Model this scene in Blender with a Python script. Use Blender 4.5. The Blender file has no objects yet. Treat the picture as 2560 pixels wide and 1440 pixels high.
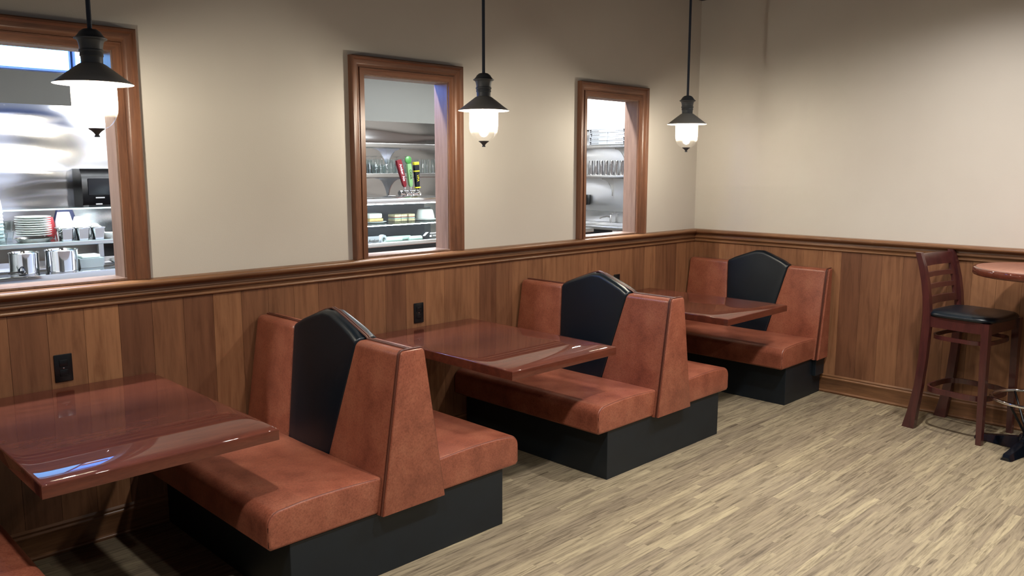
import bpy, bmesh, math, random
from mathutils import Vector, Matrix
random.seed(7)
SC = bpy.context.scene
COL = SC.collection
PI = math.pi

def s2l(r, g, b):
    def f(c):
        c /= 255.0
        return c / 12.92 if c <= 0.04045 else ((c + 0.055) / 1.055) ** 2.4
    return (f(r), f(g), f(b), 1.0)

# ------------------------------------------------------------------ camera
cam_d = bpy.data.cameras.new('camera')
cam = bpy.data.objects.new('camera', cam_d)
COL.objects.link(cam)
cam_d.sensor_width = 36.0
cam_d.lens = 36.0 * 2054.03 / 2560.0
cam_d.clip_start = 0.05
yaw, pit, rol = 0.7817, -0.1456, 0.0014
fwd = Vector((math.sin(yaw) * math.cos(pit), math.cos(yaw) * math.cos(pit), math.sin(pit)))
rt = Vector((math.cos(yaw), -math.sin(yaw), 0))
up = rt.cross(fwd)
r2 = rt * math.cos(rol) + up * math.sin(rol)
u2 = -rt * math.sin(rol) + up * math.cos(rol)
M = Matrix(((r2.x, u2.x, -fwd.x, -6.1588), (r2.y, u2.y, -fwd.y, -3.9549), (r2.z, u2.z, -fwd.z, 1.7344), (0, 0, 0, 1)))
cam.matrix_world = M
SC.camera = cam

# ------------------------------------------------------------------ world, exposure, lights
w = bpy.data.worlds.new('world')
SC.world = w
w.use_nodes = True
w.node_tree.nodes['Background'].inputs[0].default_value = (0.90, 0.92, 1.0, 1)
w.node_tree.nodes['Background'].inputs[1].default_value = 0.13
SC.view_settings.view_transform = 'Standard'
SC.view_settings.look = 'None'
SC.view_settings.exposure = 0.14
SC.view_settings.gamma = 1.0
SC.view_settings.use_curve_mapping = False
cy = SC.cycles
cy.max_bounces = 8
cy.transparent_max_bounces = 12
cy.sample_clamp_indirect = 6.0
cy.caustics_reflective = False
cy.caustics_refractive = False

def spot(x, y, e, size=152, blend=1.0, col=(1.0, 0.95, 0.89), rad=0.05):
    l = bpy.data.lights.new('ceiling_spot', 'SPOT')
    l.energy = e
    l.spot_size = math.radians(size)
    l.spot_blend = blend
    l.shadow_soft_size = rad
    l.color = col
    o = bpy.data.objects.new('ceiling_spot', l)
    o.location = (x, y, 3.09)
    COL.objects.link(o)

# recessed can lights of the dining room (all above the picture)
spot(-5.38, -2.70, 235, 134)
spot(-3.65, -2.65, 215, 134)
spot(-1.95, -2.55, 225, 134)
spot(-1.00, -2.40, 120, 150)
spot(-4.10, -4.60, 110)
spot(-2.40, -4.60, 130)
spot(-0.60, -4.60, 100)

def area(x, y, z, sx, sy, e, col=(0.92, 0.97, 1.0)):
    l = bpy.data.lights.new('kitchen_panel_light', 'AREA')
    l.shape = 'RECTANGLE'
    l.size = sx
    l.size_y = sy
    l.energy = e
    l.color = col
    o = bpy.data.objects.new('kitchen_panel_light', l)
    o.location = (x, y, z)
    COL.objects.link(o)

for ax, ay, ae in ((-5.6, 0.40, 90), (-4.3, 0.40, 60), (-2.7, 0.40, 75), (-1.2, 0.40, 70), (-3.4, 1.7, 22), (-0.4, 2.3, 70), (1.7, 2.5, 60)):
    area(ax, ay, 2.93, 1.2, 0.10, ae)

# ------------------------------------------------------------------ node helpers
def mat(name):
    m = bpy.data.materials.new(name)
    m.use_nodes = True
    nt = m.node_tree
    return m, nt, nt.nodes['Principled BSDF']

def nn(nt, t, **kw):
    n = nt.nodes.new(t)
    for k, v in kw.items():
        setattr(n, k, v)
    return n

def coords(nt, scale=(1, 1, 1), kind='Object', rot=(0, 0, 0)):
    tc = nn(nt, 'ShaderNodeTexCoord')
    mp = nn(nt, 'ShaderNodeMapping')
    mp.inputs['Scale'].default_value = scale
    mp.inputs['Rotation'].default_value = rot
    nt.links.new(tc.outputs[kind], mp.inputs['Vector'])
    return mp.outputs['Vector']

def noise(nt, vec, scale, detail=4, rough=0.55, dist=0.0):
    n = nn(nt, 'ShaderNodeTexNoise')
    n.inputs['Scale'].default_value = scale
    n.inputs['Detail'].default_value = detail
    n.inputs['Roughness'].default_value = rough
    n.inputs['Distortion'].default_value = dist
    nt.links.new(vec, n.inputs['Vector'])
    return n.outputs['Fac']

def ramp(nt, fac, stops):
    r = nn(nt, 'ShaderNodeValToRGB')
    el = r.color_ramp.elements
    while len(el) < len(stops):
        el.new(0.5)
    for e, (p, c) in zip(el, stops):
        e.position = p
        e.color = c
    nt.links.new(fac, r.inputs['Fac'])
    return r.outputs['Color']

def bump(nt, b, h, strength=0.2, dist=0.01):
    n = nn(nt, 'ShaderNodeBump')
    n.inputs['Strength'].default_value = strength
    n.inputs['Distance'].default_value = dist
    nt.links.new(h, n.inputs['Height'])
    nt.links.new(n.outputs['Normal'], b.inputs['Normal'])

def mth(nt, op, a, b=None):
    n = nn(nt, 'ShaderNodeMath', operation=op)
    for i, v in enumerate((a, b)):
        if v is None:
            continue
        if hasattr(v, 'is_linked') or isinstance(v, bpy.types.NodeSocket):
            nt.links.new(v, n.inputs[i])
        else:
            n.inputs[i].default_value = v
    return n.outputs[0]

def mixc(nt, fac, a, b, blend='MIX'):
    n = nn(nt, 'ShaderNodeMix', data_type='RGBA', blend_type=blend)
    for i, v in ((0, fac), (6, a), (7, b)):
        if isinstance(v, bpy.types.NodeSocket):
            nt.links.new(v, n.inputs[i])
        else:
            n.inputs[i].default_value = v
    return n.outputs[2]

def plain(name, col, rough=0.5, metal=0.0, spec=0.5, coat=0.0, nscale=0.0, namt=0.0, bstr=0.0, bscale=200):
    m, nt, b = mat(name)
    b.inputs['Base Color'].default_value = col
    b.inputs['Roughness'].default_value = rough
    b.inputs['Metallic'].default_value = metal
    b.inputs['Specular IOR Level'].default_value = spec
    b.inputs['Coat Weight'].default_value = coat
    b.inputs['Coat Roughness'].default_value = 0.05
    v = coords(nt)
    if namt:
        f = noise(nt, v, nscale)
        lo = tuple(c * (1 - namt) for c in col[:3]) + (1,)
        hi = tuple(min(1, c * (1 + namt)) for c in col[:3]) + (1,)
        nt.links.new(ramp(nt, f, [(0.3, lo), (0.7, hi)]), b.inputs['Base Color'])
    if bstr:
        bump(nt, b, noise(nt, v, bscale, 2), bstr, 0.002)
    return m

def wood(name, dark, light, scale=(1, 1, 1), gs=9, rough=0.4, coat=0.0, coat_r=0.05, spec=0.5, bstr=0.05):
    m, nt, b = mat(name)
    v = coords(nt, scale)
    f = noise(nt, v, gs, 6, 0.6, 0.6)
    f2 = noise(nt, v, gs * 7, 3, 0.6)
    f = mth(nt, 'ADD', mth(nt, 'MULTIPLY', f, 0.7), mth(nt, 'MULTIPLY', f2, 0.3))
    nt.links.new(ramp(nt, f, [(0.32, dark), (0.68, light)]), b.inputs['Base Color'])
    b.inputs['Roughness'].default_value = rough
    b.inputs['Specular IOR Level'].default_value = spec
    b.inputs['Coat Weight'].default_value = coat
    b.inputs['Coat Roughness'].default_value = coat_r
    if bstr:
        bump(nt, b, f2, bstr, 0.002)
    return m

def emit(name, col, s):
    m = bpy.data.materials.new(name)
    m.use_nodes = True
    nt = m.node_tree
    nt.nodes.remove(nt.nodes['Principled BSDF'])
    e = nn(nt, 'ShaderNodeEmission')
    e.inputs[0].default_value = col
    e.inputs[1].default_value = s
    nt.links.new(e.outputs[0], nt.nodes['Material Output'].inputs[0])
    return m

MT = {}
# painted plaster
m, nt, b = mat('beige_wall_paint')
v = coords(nt)
f = noise(nt, v, 1.3, 3)
nt.links.new(ramp(nt, f, [(0.3, s2l(210, 203, 194)), (0.7, s2l(215, 209, 200))]), b.inputs['Base Color'])
b.inputs['Roughness'].default_value = 0.55
b.inputs['Specular IOR Level'].default_value = 0.35
bump(nt, b, noise(nt, v, 160, 3), 0.12, 0.003)
MT['paint'] = m
MT['kpaint'] = plain('grey_kitchen_paint', s2l(116, 116, 111), 0.6, bstr=0.08)
MT['ceil'] = plain('dark_ceiling_paint', s2l(52, 52, 62), 0.8)
MT['kceil'] = plain('white_ceiling_tile', s2l(215, 215, 212), 0.8)
# floor: narrow vinyl strips running along the window wall
m, nt, b = mat('vinyl_strip_floor')
tc = nn(nt, 'ShaderNodeTexCoord')
sep = nn(nt, 'ShaderNodeSeparateXYZ')
nt.links.new(tc.outputs['Object'], sep.inputs[0])
X, Y = sep.outputs[0], sep.outputs[1]
W_ = 0.042
row = mth(nt, 'FLOOR', mth(nt, 'DIVIDE', Y, W_))
wn = nn(nt, 'ShaderNodeTexWhiteNoise', noise_dimensions='1D')
nt.links.new(row, wn.inputs['W'])
L_ = mth(nt, 'ADD', mth(nt, 'MULTIPLY', wn.outputs['Value'], 0.40), 0.45)
xo = mth(nt, 'DIVIDE', mth(nt, 'ADD', X, mth(nt, 'MULTIPLY', wn.outputs['Value'], 17.3)), L_)
colid = mth(nt, 'FLOOR', xo)
cb = nn(nt, 'ShaderNodeCombineXYZ')
nt.links.new(row, cb.inputs[0])
nt.links.new(colid, cb.inputs[1])
wn2 = nn(nt, 'ShaderNodeTexWhiteNoise', noise_dimensions='3D')
nt.links.new(cb.outputs[0], wn2.inputs['Vector'])
tone = ramp(nt, wn2.outputs['Value'], [(0.0, s2l(130, 118, 99)), (0.4, s2l(140, 128, 106)), (0.8, s2l(147, 135, 111)), (1.0, s2l(159, 147, 120))])
mp = nn(nt, 'ShaderNodeMapping')
mp.inputs['Scale'].default_value = (1.0, 15.0, 1)
nt.links.new(tc.outputs['Object'], mp.inputs['Vector'])
off = nn(nt, 'ShaderNodeVectorMath', operation='ADD')
sc_ = nn(nt, 'ShaderNodeVectorMath', operation='SCALE')
sc_.inputs['Scale'].default_value = 5.0
nt.links.new(wn2.outputs['Color'], sc_.inputs[0])
nt.links.new(mp.outputs[0], off.inputs[0])
nt.links.new(sc_.outputs[0], off.inputs[1])
st = noise(nt, off.outputs[0], 4.2, 8, 0.68, 0.6)
streak = ramp(nt, st, [(0.30, (0.30, 0.28, 0.28, 1)), (0.42, (0.68, 0.66, 0.65, 1)), (0.52, (0.97, 0.96, 0.95, 1)), (0.66, (1.18, 1.17, 1.13, 1))])
c1 = mixc(nt, 1.0, tone, streak, 'MULTIPLY')
kn = noise(nt, off.outputs[0], 2.2, 3, 0.6, 1.4)
knc = ramp(nt, kn, [(0.66, (1, 1, 1, 1)), (0.74, (0.55, 0.52, 0.50, 1))])
c1 = mixc(nt, 0.8, c1, knc, 'MULTIPLY')
nt.links.new(c1, b.inputs['Base Color'])
b.inputs['Roughness'].default_value = 0.5
b.inputs['Specular IOR Level'].default_value = 0.3
bump(nt, b, st, 0.06, 0.003)
MT['floor'] = m
# wainscot: one tone per board from the mesh's own colour attribute, grain on top
m, nt, b = mat('wainscot_board_wood')
at = nn(nt, 'ShaderNodeVertexColor', layer_name='board')
v = coords(nt, (10, 10, 0.9))
f = noise(nt, v, 3.2, 6, 0.62, 0.5)
g = ramp(nt, f, [(0.3, (0.66, 0.60, 0.56, 1)), (0.5, (0.95, 0.94, 0.93, 1)), (0.7, (1.15, 1.14, 1.12, 1))])
nt.links.new(mixc(nt, 1.0, at.outputs['Color'], g, 'MULTIPLY'), b.inputs['Base Color'])
b.inputs['Roughness'].default_value = 0.42
b.inputs['Specular IOR Level'].default_value = 0.4
bump(nt, b, f, 0.04, 0.002)
MT['board'] = m
MT['trim_x'] = wood('trim_wood_along_wall', s2l(100, 67, 46), s2l(144, 102, 69), (0.5, 8, 8), 4, 0.36)
MT['trim_y'] = wood('trim_wood_along_side_wall', s2l(100, 67, 46), s2l(144, 102, 69), (8, 0.5, 8), 4, 0.36)
MT['casing'] = wood('window_casing_wood', s2l(88, 57, 43), s2l(134, 90, 65), (9, 9, 0.6), 4, 0.38)
MT['casinghead'] = wood('window_casing_head_wood', s2l(88, 57, 43), s2l(134, 90, 65), (0.6, 9, 9), 4, 0.38)
MT['jamb'] = wood('window_jamb_wood', s2l(104, 80, 68), s2l(134, 108, 94), (9, 9, 0.6), 4, 0.42)
def lacquer(name):
    m_ = wood(name, s2l(74, 34, 24), s2l(100, 49, 34), (0.9, 5, 5), 5, 0.6, 1.0, 0.012, 0.1, 0.0)
    return m_
MT['table'] = lacquer('lacquered_mahogany_top')
MT['band'] = lacquer('lacquered_edge_band')
MT['pubtop'] = wood('spotlit_tone_round_top', s2l(150, 98, 80), s2l(172, 118, 98), (0.9, 5, 5), 5, 0.4, 0.6, 0.05, 0.3, 0.0)  # base colour lifted to carry the strong light falling on the top
# the poured finish crowns: it rolls off towards the free edges of the booth tables
nt = MT['table'].node_tree
b = nt.nodes['Principled BSDF']
tc = nn(nt, 'ShaderNodeTexCoord')
sep = nn(nt, 'ShaderNodeSeparateXYZ')
nt.links.new(tc.outputs['Object'], sep.inputs[0])
dY = mth(nt, 'ADD', sep.outputs[1], 1.214)
dX = mth(nt, 'SUBTRACT', 0.404, mth(nt, 'ABSOLUTE', sep.outputs[0]))
def fall(d, amp, ln):
    return mth(nt, 'MULTIPLY', mth(nt, 'EXPONENT', mth(nt, 'DIVIDE', d, -ln)), -amp)
hY = mth(nt, 'ADD', fall(dY, 0.034, 0.08), fall(dY, 0.022, 0.6))
hX = fall(dX, 0.003, 0.02)
bn = nn(nt, 'ShaderNodeBump')
bn.inputs['Strength'].default_value = 1.0
bn.inputs['Distance'].default_value = 1.0
nt.links.new(mth(nt, 'ADD', hY, hX), bn.inputs['Height'])
nt.links.new(bn.outputs['Normal'], b.inputs['Coat Normal'])
MT['stool'] = wood('mahogany_stool_wood', s2l(54, 24, 25), s2l(80, 38, 36), (6, 6, 0.8), 5, 0.3, 0.4, 0.1)
# leather
m, nt, b = mat('cognac_leather')
v = coords(nt)
f = noise(nt, v, 7, 6, 0.65)
f2 = noise(nt, v, 130, 4, 0.7)
cA = ramp(nt, f, [(0.28, s2l(118, 64, 48)), (0.5, s2l(142, 81, 61)), (0.74, s2l(156, 96, 73))])
cB = ramp(nt, f2, [(0.34, (0.66, 0.62, 0.60, 1)), (0.50, (0.98, 0.97, 0.97, 1)), (0.66, (1.16, 1.16, 1.16, 1))])
nt.links.new(mixc(nt, 0.8, cA, cB, 'MULTIPLY'), b.inputs['Base Color'])
b.inputs['Roughness'].default_value = 0.34
b.inputs['Specular IOR Level'].default_value = 0.5
bump(nt, b, f2, 0.15, 0.002)
MT['leather'] = m
MT['pipe'] = plain('cognac_piping', s2l(84, 44, 32), 0.4)
MT['seam'] = plain('cognac_seam', s2l(112, 60, 44), 0.4)
MT['vinyl'] = plain('black_vinyl', s2l(9, 21, 30), 0.33, bstr=0.1)
MT['base'] = plain('black_laminate', s2l(9, 20, 28), 0.5, nscale=8, namt=0.15)
MT['black'] = plain('black_metal', s2l(26, 28, 32), 0.38, 0.6)
MT['outlet'] = plain('black_plastic', s2l(14, 15, 18), 0.25)
MT['lampblack'] = plain('oil_rubbed_bronze', s2l(84, 88, 94), 0.5, 0.2)
MT['lampshade'] = plain('glow_lifted_bronze_shade', s2l(150, 148, 144), 0.55, 0.1)  # bronze like the cap, colour lightened to carry the glow around the bulb
MT['lamprod'] = plain('dark_rod', s2l(46, 54, 70), 0.5, 0.2)
MT['enamel'] = plain('white_enamel', s2l(228, 224, 214), 0.4)
MT['chrome'] = plain('chrome', (0.85, 0.85, 0.86, 1), 0.08, 1.0)
MT['white'] = plain('white_porcelain', s2l(236, 236, 232), 0.25)
MT['whitepaper'] = plain('white_cardboard', s2l(196, 200, 206), 0.7)
MT['foam'] = plain('white_foam', s2l(238, 238, 240), 0.6)
MT['ink'] = plain('dark_print', s2l(52, 48, 50), 0.6)
MT['greyink'] = plain('grey_print', s2l(96, 92, 94), 0.6)
MT['red'] = plain('red_enamel', s2l(104, 20, 32), 0.3)
MT['green'] = plain('pale_green_enamel', s2l(106, 146, 98), 0.3)
MT['lime'] = plain('bright_green_enamel', s2l(60, 120, 58), 0.3)
MT['yellow'] = plain('yellow_enamel', s2l(190, 178, 44), 0.3)
MT['gloss'] = plain('glossy_black', s2l(14, 18, 26), 0.12)
MT['cake'] = plain('pale_sponge', s2l(226, 186, 120), 0.7, nscale=40, namt=0.2)
MT['icing'] = plain('white_icing', s2l(244, 240, 230), 0.5)
MT['bread'] = plain('sandwich_bread', s2l(226, 206, 160), 0.7, nscale=50, namt=0.2)
MT['lettuce'] = plain('pale_wrap', s2l(176, 200, 186), 0.5)
MT['redpack'] = plain('red_wrapper', s2l(170, 66, 70), 0.4)
MT['greybox'] = plain('grey_plastic', s2l(150, 158, 162), 0.4)
MT['tan'] = plain('tan_wood_handle', s2l(170, 140, 96), 0.5)
# stainless steel
def steel(name, wav, rough=0.22, col=(0.62, 0.62, 0.61, 1)):
    m, nt, b = mat(name)
    b.inputs['Base Color'].default_value = col
    b.inputs['Metallic'].default_value = 1.0
    b.inputs['Roughness'].default_value = rough
    v = coords(nt, (0.45, 0.45, 2.4))
    if wav:
        bump(nt, b, noise(nt, v, 1.5, 1, 0.3), wav, 0.10)
    return m
MT['steelwall'] = steel('wavy_stainless_sheet', 0.6, 0.12, (0.70, 0.70, 0.70, 1))
MT['steelwall2'] = steel('flat_stainless_sheet', 0.15, 0.30)
MT['steel'] = steel('brushed_stainless', 0.0, 0.25)
MT['steelpol'] = steel('polished_stainless', 0.0, 0.10, (0.75, 0.76, 0.78, 1))
# glasses
def clear(name, tint, refl=0.12):
    m = bpy.data.materials.new(name)
    m.use_nodes = True
    nt = m.node_tree
    nt.nodes.remove(nt.nodes['Principled BSDF'])
    t = nn(nt, 'ShaderNodeBsdfTransparent')
    t.inputs[0].default_value = tint
    g = nn(nt, 'ShaderNodeBsdfGlossy')
    g.inputs['Roughness'].default_value = 0.03
    lw = nn(nt, 'ShaderNodeLayerWeight')
    lw.inputs['Blend'].default_value = 0.35
    lw.inputs['Blend'].default_value = 0.5
    fac = mth(nt, 'ADD', mth(nt, 'MULTIPLY', mth(nt, 'POWER', lw.outputs['Facing'], 4.0), 0.85), refl * 0.35)
    mx = nn(nt, 'ShaderNodeMixShader')
    nt.links.new(fac, mx.inputs[0])
    nt.links.new(t.outputs[0], mx.inputs[1])
    nt.links.new(g.outputs[0], mx.inputs[2])
    nt.links.new(mx.outputs[0], nt.nodes['Material Output'].inputs[0])
    return m
MT['glass'] = clear('clear_glass', (0.93, 0.96, 0.96, 1))
MT['pane'] = clear('pale_green_pane', (0.88, 0.97, 0.95, 1), 0.05)
m = bpy.data.materials.new('seeded_lamp_glass')
m.use_nodes = True
nt = m.node_tree
nt.nodes.remove(nt.nodes['Principled BSDF'])
t = nn(nt, 'ShaderNodeBsdfTransparent')
tl = nn(nt, 'ShaderNodeBsdfTranslucent')
tl.inputs[0].default_value = (1.0, 0.95, 0.86, 1)
gl = nn(nt, 'ShaderNodeBsdfGlossy')
gl.inputs['Roughness'].default_value = 0.08
v = coords(nt)
f = noise(nt, v, 55, 2)
tco = nn(nt, 'ShaderNodeTexCoord')
sp = nn(nt, 'ShaderNodeSeparateXYZ')
nt.links.new(tco.outputs['Object'], sp.inputs[0])
mr = nn(nt, 'ShaderNodeMapRange')
mr.inputs['From Min'].default_value = -0.125
mr.inputs['From Max'].default_value = -0.085
mr.inputs['To Min'].default_value = 0.0
mr.inputs['To Max'].default_value = 1.0
nt.links.new(sp.outputs[2], mr.inputs['Value'])
fr = mth(nt, 'ADD', mth(nt, 'MULTIPLY', mth(nt, 'MULTIPLY', f, mr.outputs[0]), 0.16), 0.003)
mx = nn(nt, 'ShaderNodeMixShader')
nt.links.new(fr, mx.inputs[0])
nt.links.new(t.outputs[0], mx.inputs[1])
nt.links.new(tl.outputs[0], mx.inputs[2])
mx2 = nn(nt, 'ShaderNodeMixShader')
mx2.inputs[0].default_value = 0.07
nt.links.new(mx.outputs[0], mx2.inputs[1])
nt.links.new(gl.outputs[0], mx2.inputs[2])
nt.links.new(mx2.outputs[0], nt.nodes['Material Output'].inputs[0])
MT['lampglass'] = m
MT['bulb'] = emit('warm_bulb', (1.0, 0.91, 0.74, 1), 520)
MT['screen'] = emit('white_blue_screen', (0.15, 0.46, 1.0, 1), 7.5)
MT['scr_blue'] = emit('blue_screen', (0.07, 0.26, 1.0, 1), 12.0)
MT['scr_sky'] = emit('sky_blue_screen', (0.10, 0.50, 1.0, 1), 1.3)
MT['scr_white'] = emit('white_screen', (0.85, 0.9, 1.0, 1), 4.0)
MT['scr_orange'] = emit('orange_screen', (0.85, 0.28, 0.12, 1), 1.0)
MT['lightbox'] = emit('lit_white_sign', (1.0, 0.97, 0.92, 1), 3.2)
MT['striplight'] = emit('strip_lamp', (1.0, 0.95, 0.86, 1), 9)
MT['casetube'] = emit('case_lamp', (0.82, 0.93, 1.0, 1), 70)

# ------------------------------------------------------------------ mesh helpers
def link(name, bm, m, parent=None, smooth=35, loc=None):
    me = bpy.data.meshes.new(name)
    bmesh.ops.remove_doubles(bm, verts=bm.verts, dist=1e-6)
    bmesh.ops.recalc_face_normals(bm, faces=bm.faces)
    if smooth:
        a = math.radians(smooth)
        for f in bm.faces:
            f.smooth = True
        for e in bm.edges:
            e.smooth = not (len(e.link_faces) == 2 and e.calc_face_angle(0) > a)
    bm.to_mesh(me)
    bm.free()
    for x in (m if isinstance(m, (list, tuple)) else [m]):
        me.materials.append(x)
    o = bpy.data.objects.new(name, me)
    COL.objects.link(o)
    if parent:
        o.parent = parent
    if loc:
        o.location = loc
    return o

def tag(o, label, cat, group=None):
    o['label'] = label
    o['category'] = cat
    if group:
        o['group'] = group
    return o

def thing(name, label, cat, loc=(0, 0, 0), rz=0.0, group=None):
    o = bpy.data.objects.new(name, None)
    COL.objects.link(o)
    o.location = loc
    o.rotation_euler = (0, 0, rz)
    o.empty_display_size = 0.1
    return tag(o, label, cat, group)

def struct(name, bm, m, parent=None, smooth=35):
    o = link(name, bm, m, parent, smooth)
    if parent is None:
        o['kind'] = 'structure'
    return o

def dup(root, loc, label, rz=None):
    r = root.copy()
    COL.objects.link(r)
    r.location = loc
    if rz is not None:
        r.rotation_euler = (0, 0, rz)
    r['label'] = label
    for ch in list(root.children):
        c = ch.copy()
        COL.objects.link(c)
        c.parent = r
        for g in ch.children:
            d = g.copy()
            COL.objects.link(d)
            d.parent = c
    return r

def box(bm, x0, x1, y0, y1, z0, z1, bev=0.0, seg=2):
    v = [bm.verts.new((x, y, z)) for z in (z0, z1) for y in (y0, y1) for x in (x0, x1)]
    fs = [bm.faces.new([v[i] for i in q]) for q in ((0, 2, 3, 1), (4, 5, 7, 6), (0, 1, 5, 4), (2, 6, 7, 3), (0, 4, 6, 2), (1, 3, 7, 5))]
    if bev:
        es = list({e for f in fs for e in f.edges})
        bmesh.ops.bevel(bm, geom=es, offset=bev, segments=seg, profile=0.5, affect='EDGES')
    return fs

def BX(*a, **k):
    bm = bmesh.new()
    box(bm, *a, **k)
    return bm

def loft(bm, rings, caps=True, closed=True):
    vr = [[bm.verts.new(p) for p in r] for r in rings]
    n = len(vr[0])
    for a, b in zip(vr[:-1], vr[1:]):
        for i in range(n if closed else n - 1):
            j = (i + 1) % n
            bm.faces.new((a[i], a[j], b[j], b[i]))
    if caps and closed:
        bm.faces.new(vr[0][::-1])
        bm.faces.new(vr[-1])
    return vr

def lathe(bm, prof, seg=32, c=(0, 0, 0), cap=True, mats=None):
    rings = []
    for r, z in prof:
        rings.append([bm.verts.new((c[0] + r * math.cos(2 * PI * i / seg), c[1] + r * math.sin(2 * PI * i / seg), c[2] + z)) for i in range(seg)])
    for k, (a, b) in enumerate(zip(rings[:-1], rings[1:])):
        for i in range(seg):
            j = (i + 1) % seg
            f = bm.faces.new((a[i], a[j], b[j], b[i]))
            if mats:
                f.material_index = mats[k]
    if cap:
        for ring, p in ((rings[0], prof[0]), (rings[-1], prof[-1])):
            if p[0] > 1e-5:
                bm.faces.new(ring)
    return bm

def LT(prof, seg=32, c=(0, 0, 0), cap=True, mats=None):
    return lathe(bmesh.new(), prof, seg, c, cap, mats)

def tube(bm, pts, r, seg=8, closed=False, flat=None):
    pts = [Vector(p) for p in pts]
    n = len(pts)
    rings = []
    up0 = Vector((0, 0, 1))
    for i, p in enumerate(pts):
        a = pts[(i - 1) % n] if (closed or i > 0) else p
        b = pts[(i + 1) % n] if (closed or i < n - 1) else p
        t = (b - a).normalized()
        s = t.cross(up0)
        if s.length < 1e-3:
            s = t.cross(Vector((1, 0, 0)))
        s.normalize()
        u = s.cross(t)
        rr = r[i] if isinstance(r, (list, tuple)) else r
        ru = flat if flat else rr
        rings.append([p + s * rr * math.cos(2 * PI * k / seg) + u * ru * math.sin(2 * PI * k / seg) for k in range(seg)])
    if closed:
        rings.append(rings[0])
        loft(bm, rings, caps=False)
    else:
        loft(bm, rings)
    return bm

def beam(bm, pts, sx, sy):
    """square-section bar through pts, sections kept horizontal; sx, sy half sizes (lists or numbers)"""
    rings = []
    for i, p in enumerate(pts):
        a = sx[i] if isinstance(sx, (list, tuple)) else sx
        b = sy[i] if isinstance(sy, (list, tuple)) else sy
        rings.append([(p[0] - a, p[1] - b, p[2]), (p[0] + a, p[1] - b, p[2]), (p[0] + a, p[1] + b, p[2]), (p[0] - a, p[1] + b, p[2])])
    loft(bm, rings)
    return bm

def text_obj(name, body, size, mw, m, parent, ext=0.0006):
    cu = bpy.data.curves.new(name + '_curve', 'FONT')
    cu.body = body
    cu.size = size
    cu.extrude = ext
    cu.align_x = 'CENTER'
    cu.align_y = 'CENTER'
    t = bpy.data.objects.new(name + '_curve', cu)
    COL.objects.link(t)
    dg = bpy.context.evaluated_depsgraph_get()
    dg.update()
    me = bpy.data.meshes.new_from_object(t.evaluated_get(dg))
    bpy.data.objects.remove(t)
    bpy.data.curves.remove(cu)
    me.materials.clear()
    me.materials.append(m)
    me.transform(mw)
    o = bpy.data.objects.new(name, me)
    COL.objects.link(o)
    o.parent = parent
    return o

FACE_Y = Matrix.Rotation(PI / 2, 4, 'X')                    # text facing -y
FACE_X = Matrix.Rotation(-PI / 2, 4, 'Z') @ FACE_Y          # text facing -x
ORD = ['first', 'second', 'third', 'fourth', 'fifth', 'sixth', 'seventh', 'eighth', 'ninth', 'tenth', 'eleventh', 'twelfth', 'thirteenth', 'fourteenth']

# ------------------------------------------------------------------ room shell
RH = 3.115          # ceiling of the dining room
SILL = 1.213
OPEN = [(-5.382, -4.762), (-3.416, -2.794), (-1.4755, -0.8507)]
HEAD = 2.2507
struct('floor', BX(-9, 0.12, -8, 0.12, -0.05, 0), MT['floor'], smooth=0)
struct('ceiling', BX(-9, 0.12, -8, 0.12, RH, RH + 0.05), MT['ceil'], smooth=0)
bm = bmesh.new()
xs = [-9.0]
for a, b_ in OPEN:
    xs += [a, b_]
xs += [4.6]
for i in range(0, len(xs), 2):
    box(bm, xs[i], xs[i + 1], 0, 0.12, 0, RH)
for a, b_ in OPEN:
    box(bm, a, b_, 0, 0.12, 0, SILL - 0.02)
    box(bm, a, b_, 0, 0.12, HEAD, RH)
struct('wall_back', bm, MT['paint'], smooth=0)
struct('wall_right', BX(0, 0.12, -8, 0, 0, RH), MT['paint'], smooth=0)
# kitchen shell
KX0, KX1, KY = -6.6, 2.77, 3.60
struct('wall_kitchen_back', BX(KX0, KX1 + 0.1, KY, KY + 0.1, 0, 3.0), MT['kpaint'], smooth=0)
struct('wall_kitchen_right', BX(KX1, KX1 + 0.1, 0.12, KY, 0, 3.0), MT['kpaint'], smooth=0)
struct('wall_kitchen_left', BX(KX0 - 0.1, KX0, 0.12, KY + 0.1, 0, 3.0), MT['kpaint'], smooth=0)
struct('floor_kitchen', BX(KX0, KX1, 0.12, KY, -0.05, 0), plain('brown_quarry_tile', s2l(120, 74, 58), 0.5), smooth=0)
struct('ceiling_kitchen', BX(KX0 - 0.1, KX1 + 0.1, 0.12, KY + 0.1, 2.95, 3.05), MT['kceil'], smooth=0)
struct('trim_3', BX(KX0, KX1 - 0.016, KY - 0.012, KY - 0.001, 0.9, 2.235), MT['steelwall'], smooth=0)
struct('trim_4', BX(KX1 - 0.012, KX1 - 0.001, 0.7, KY - 0.014, 0.9, 2.235), MT['steelwall2'], smooth=0)

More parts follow.
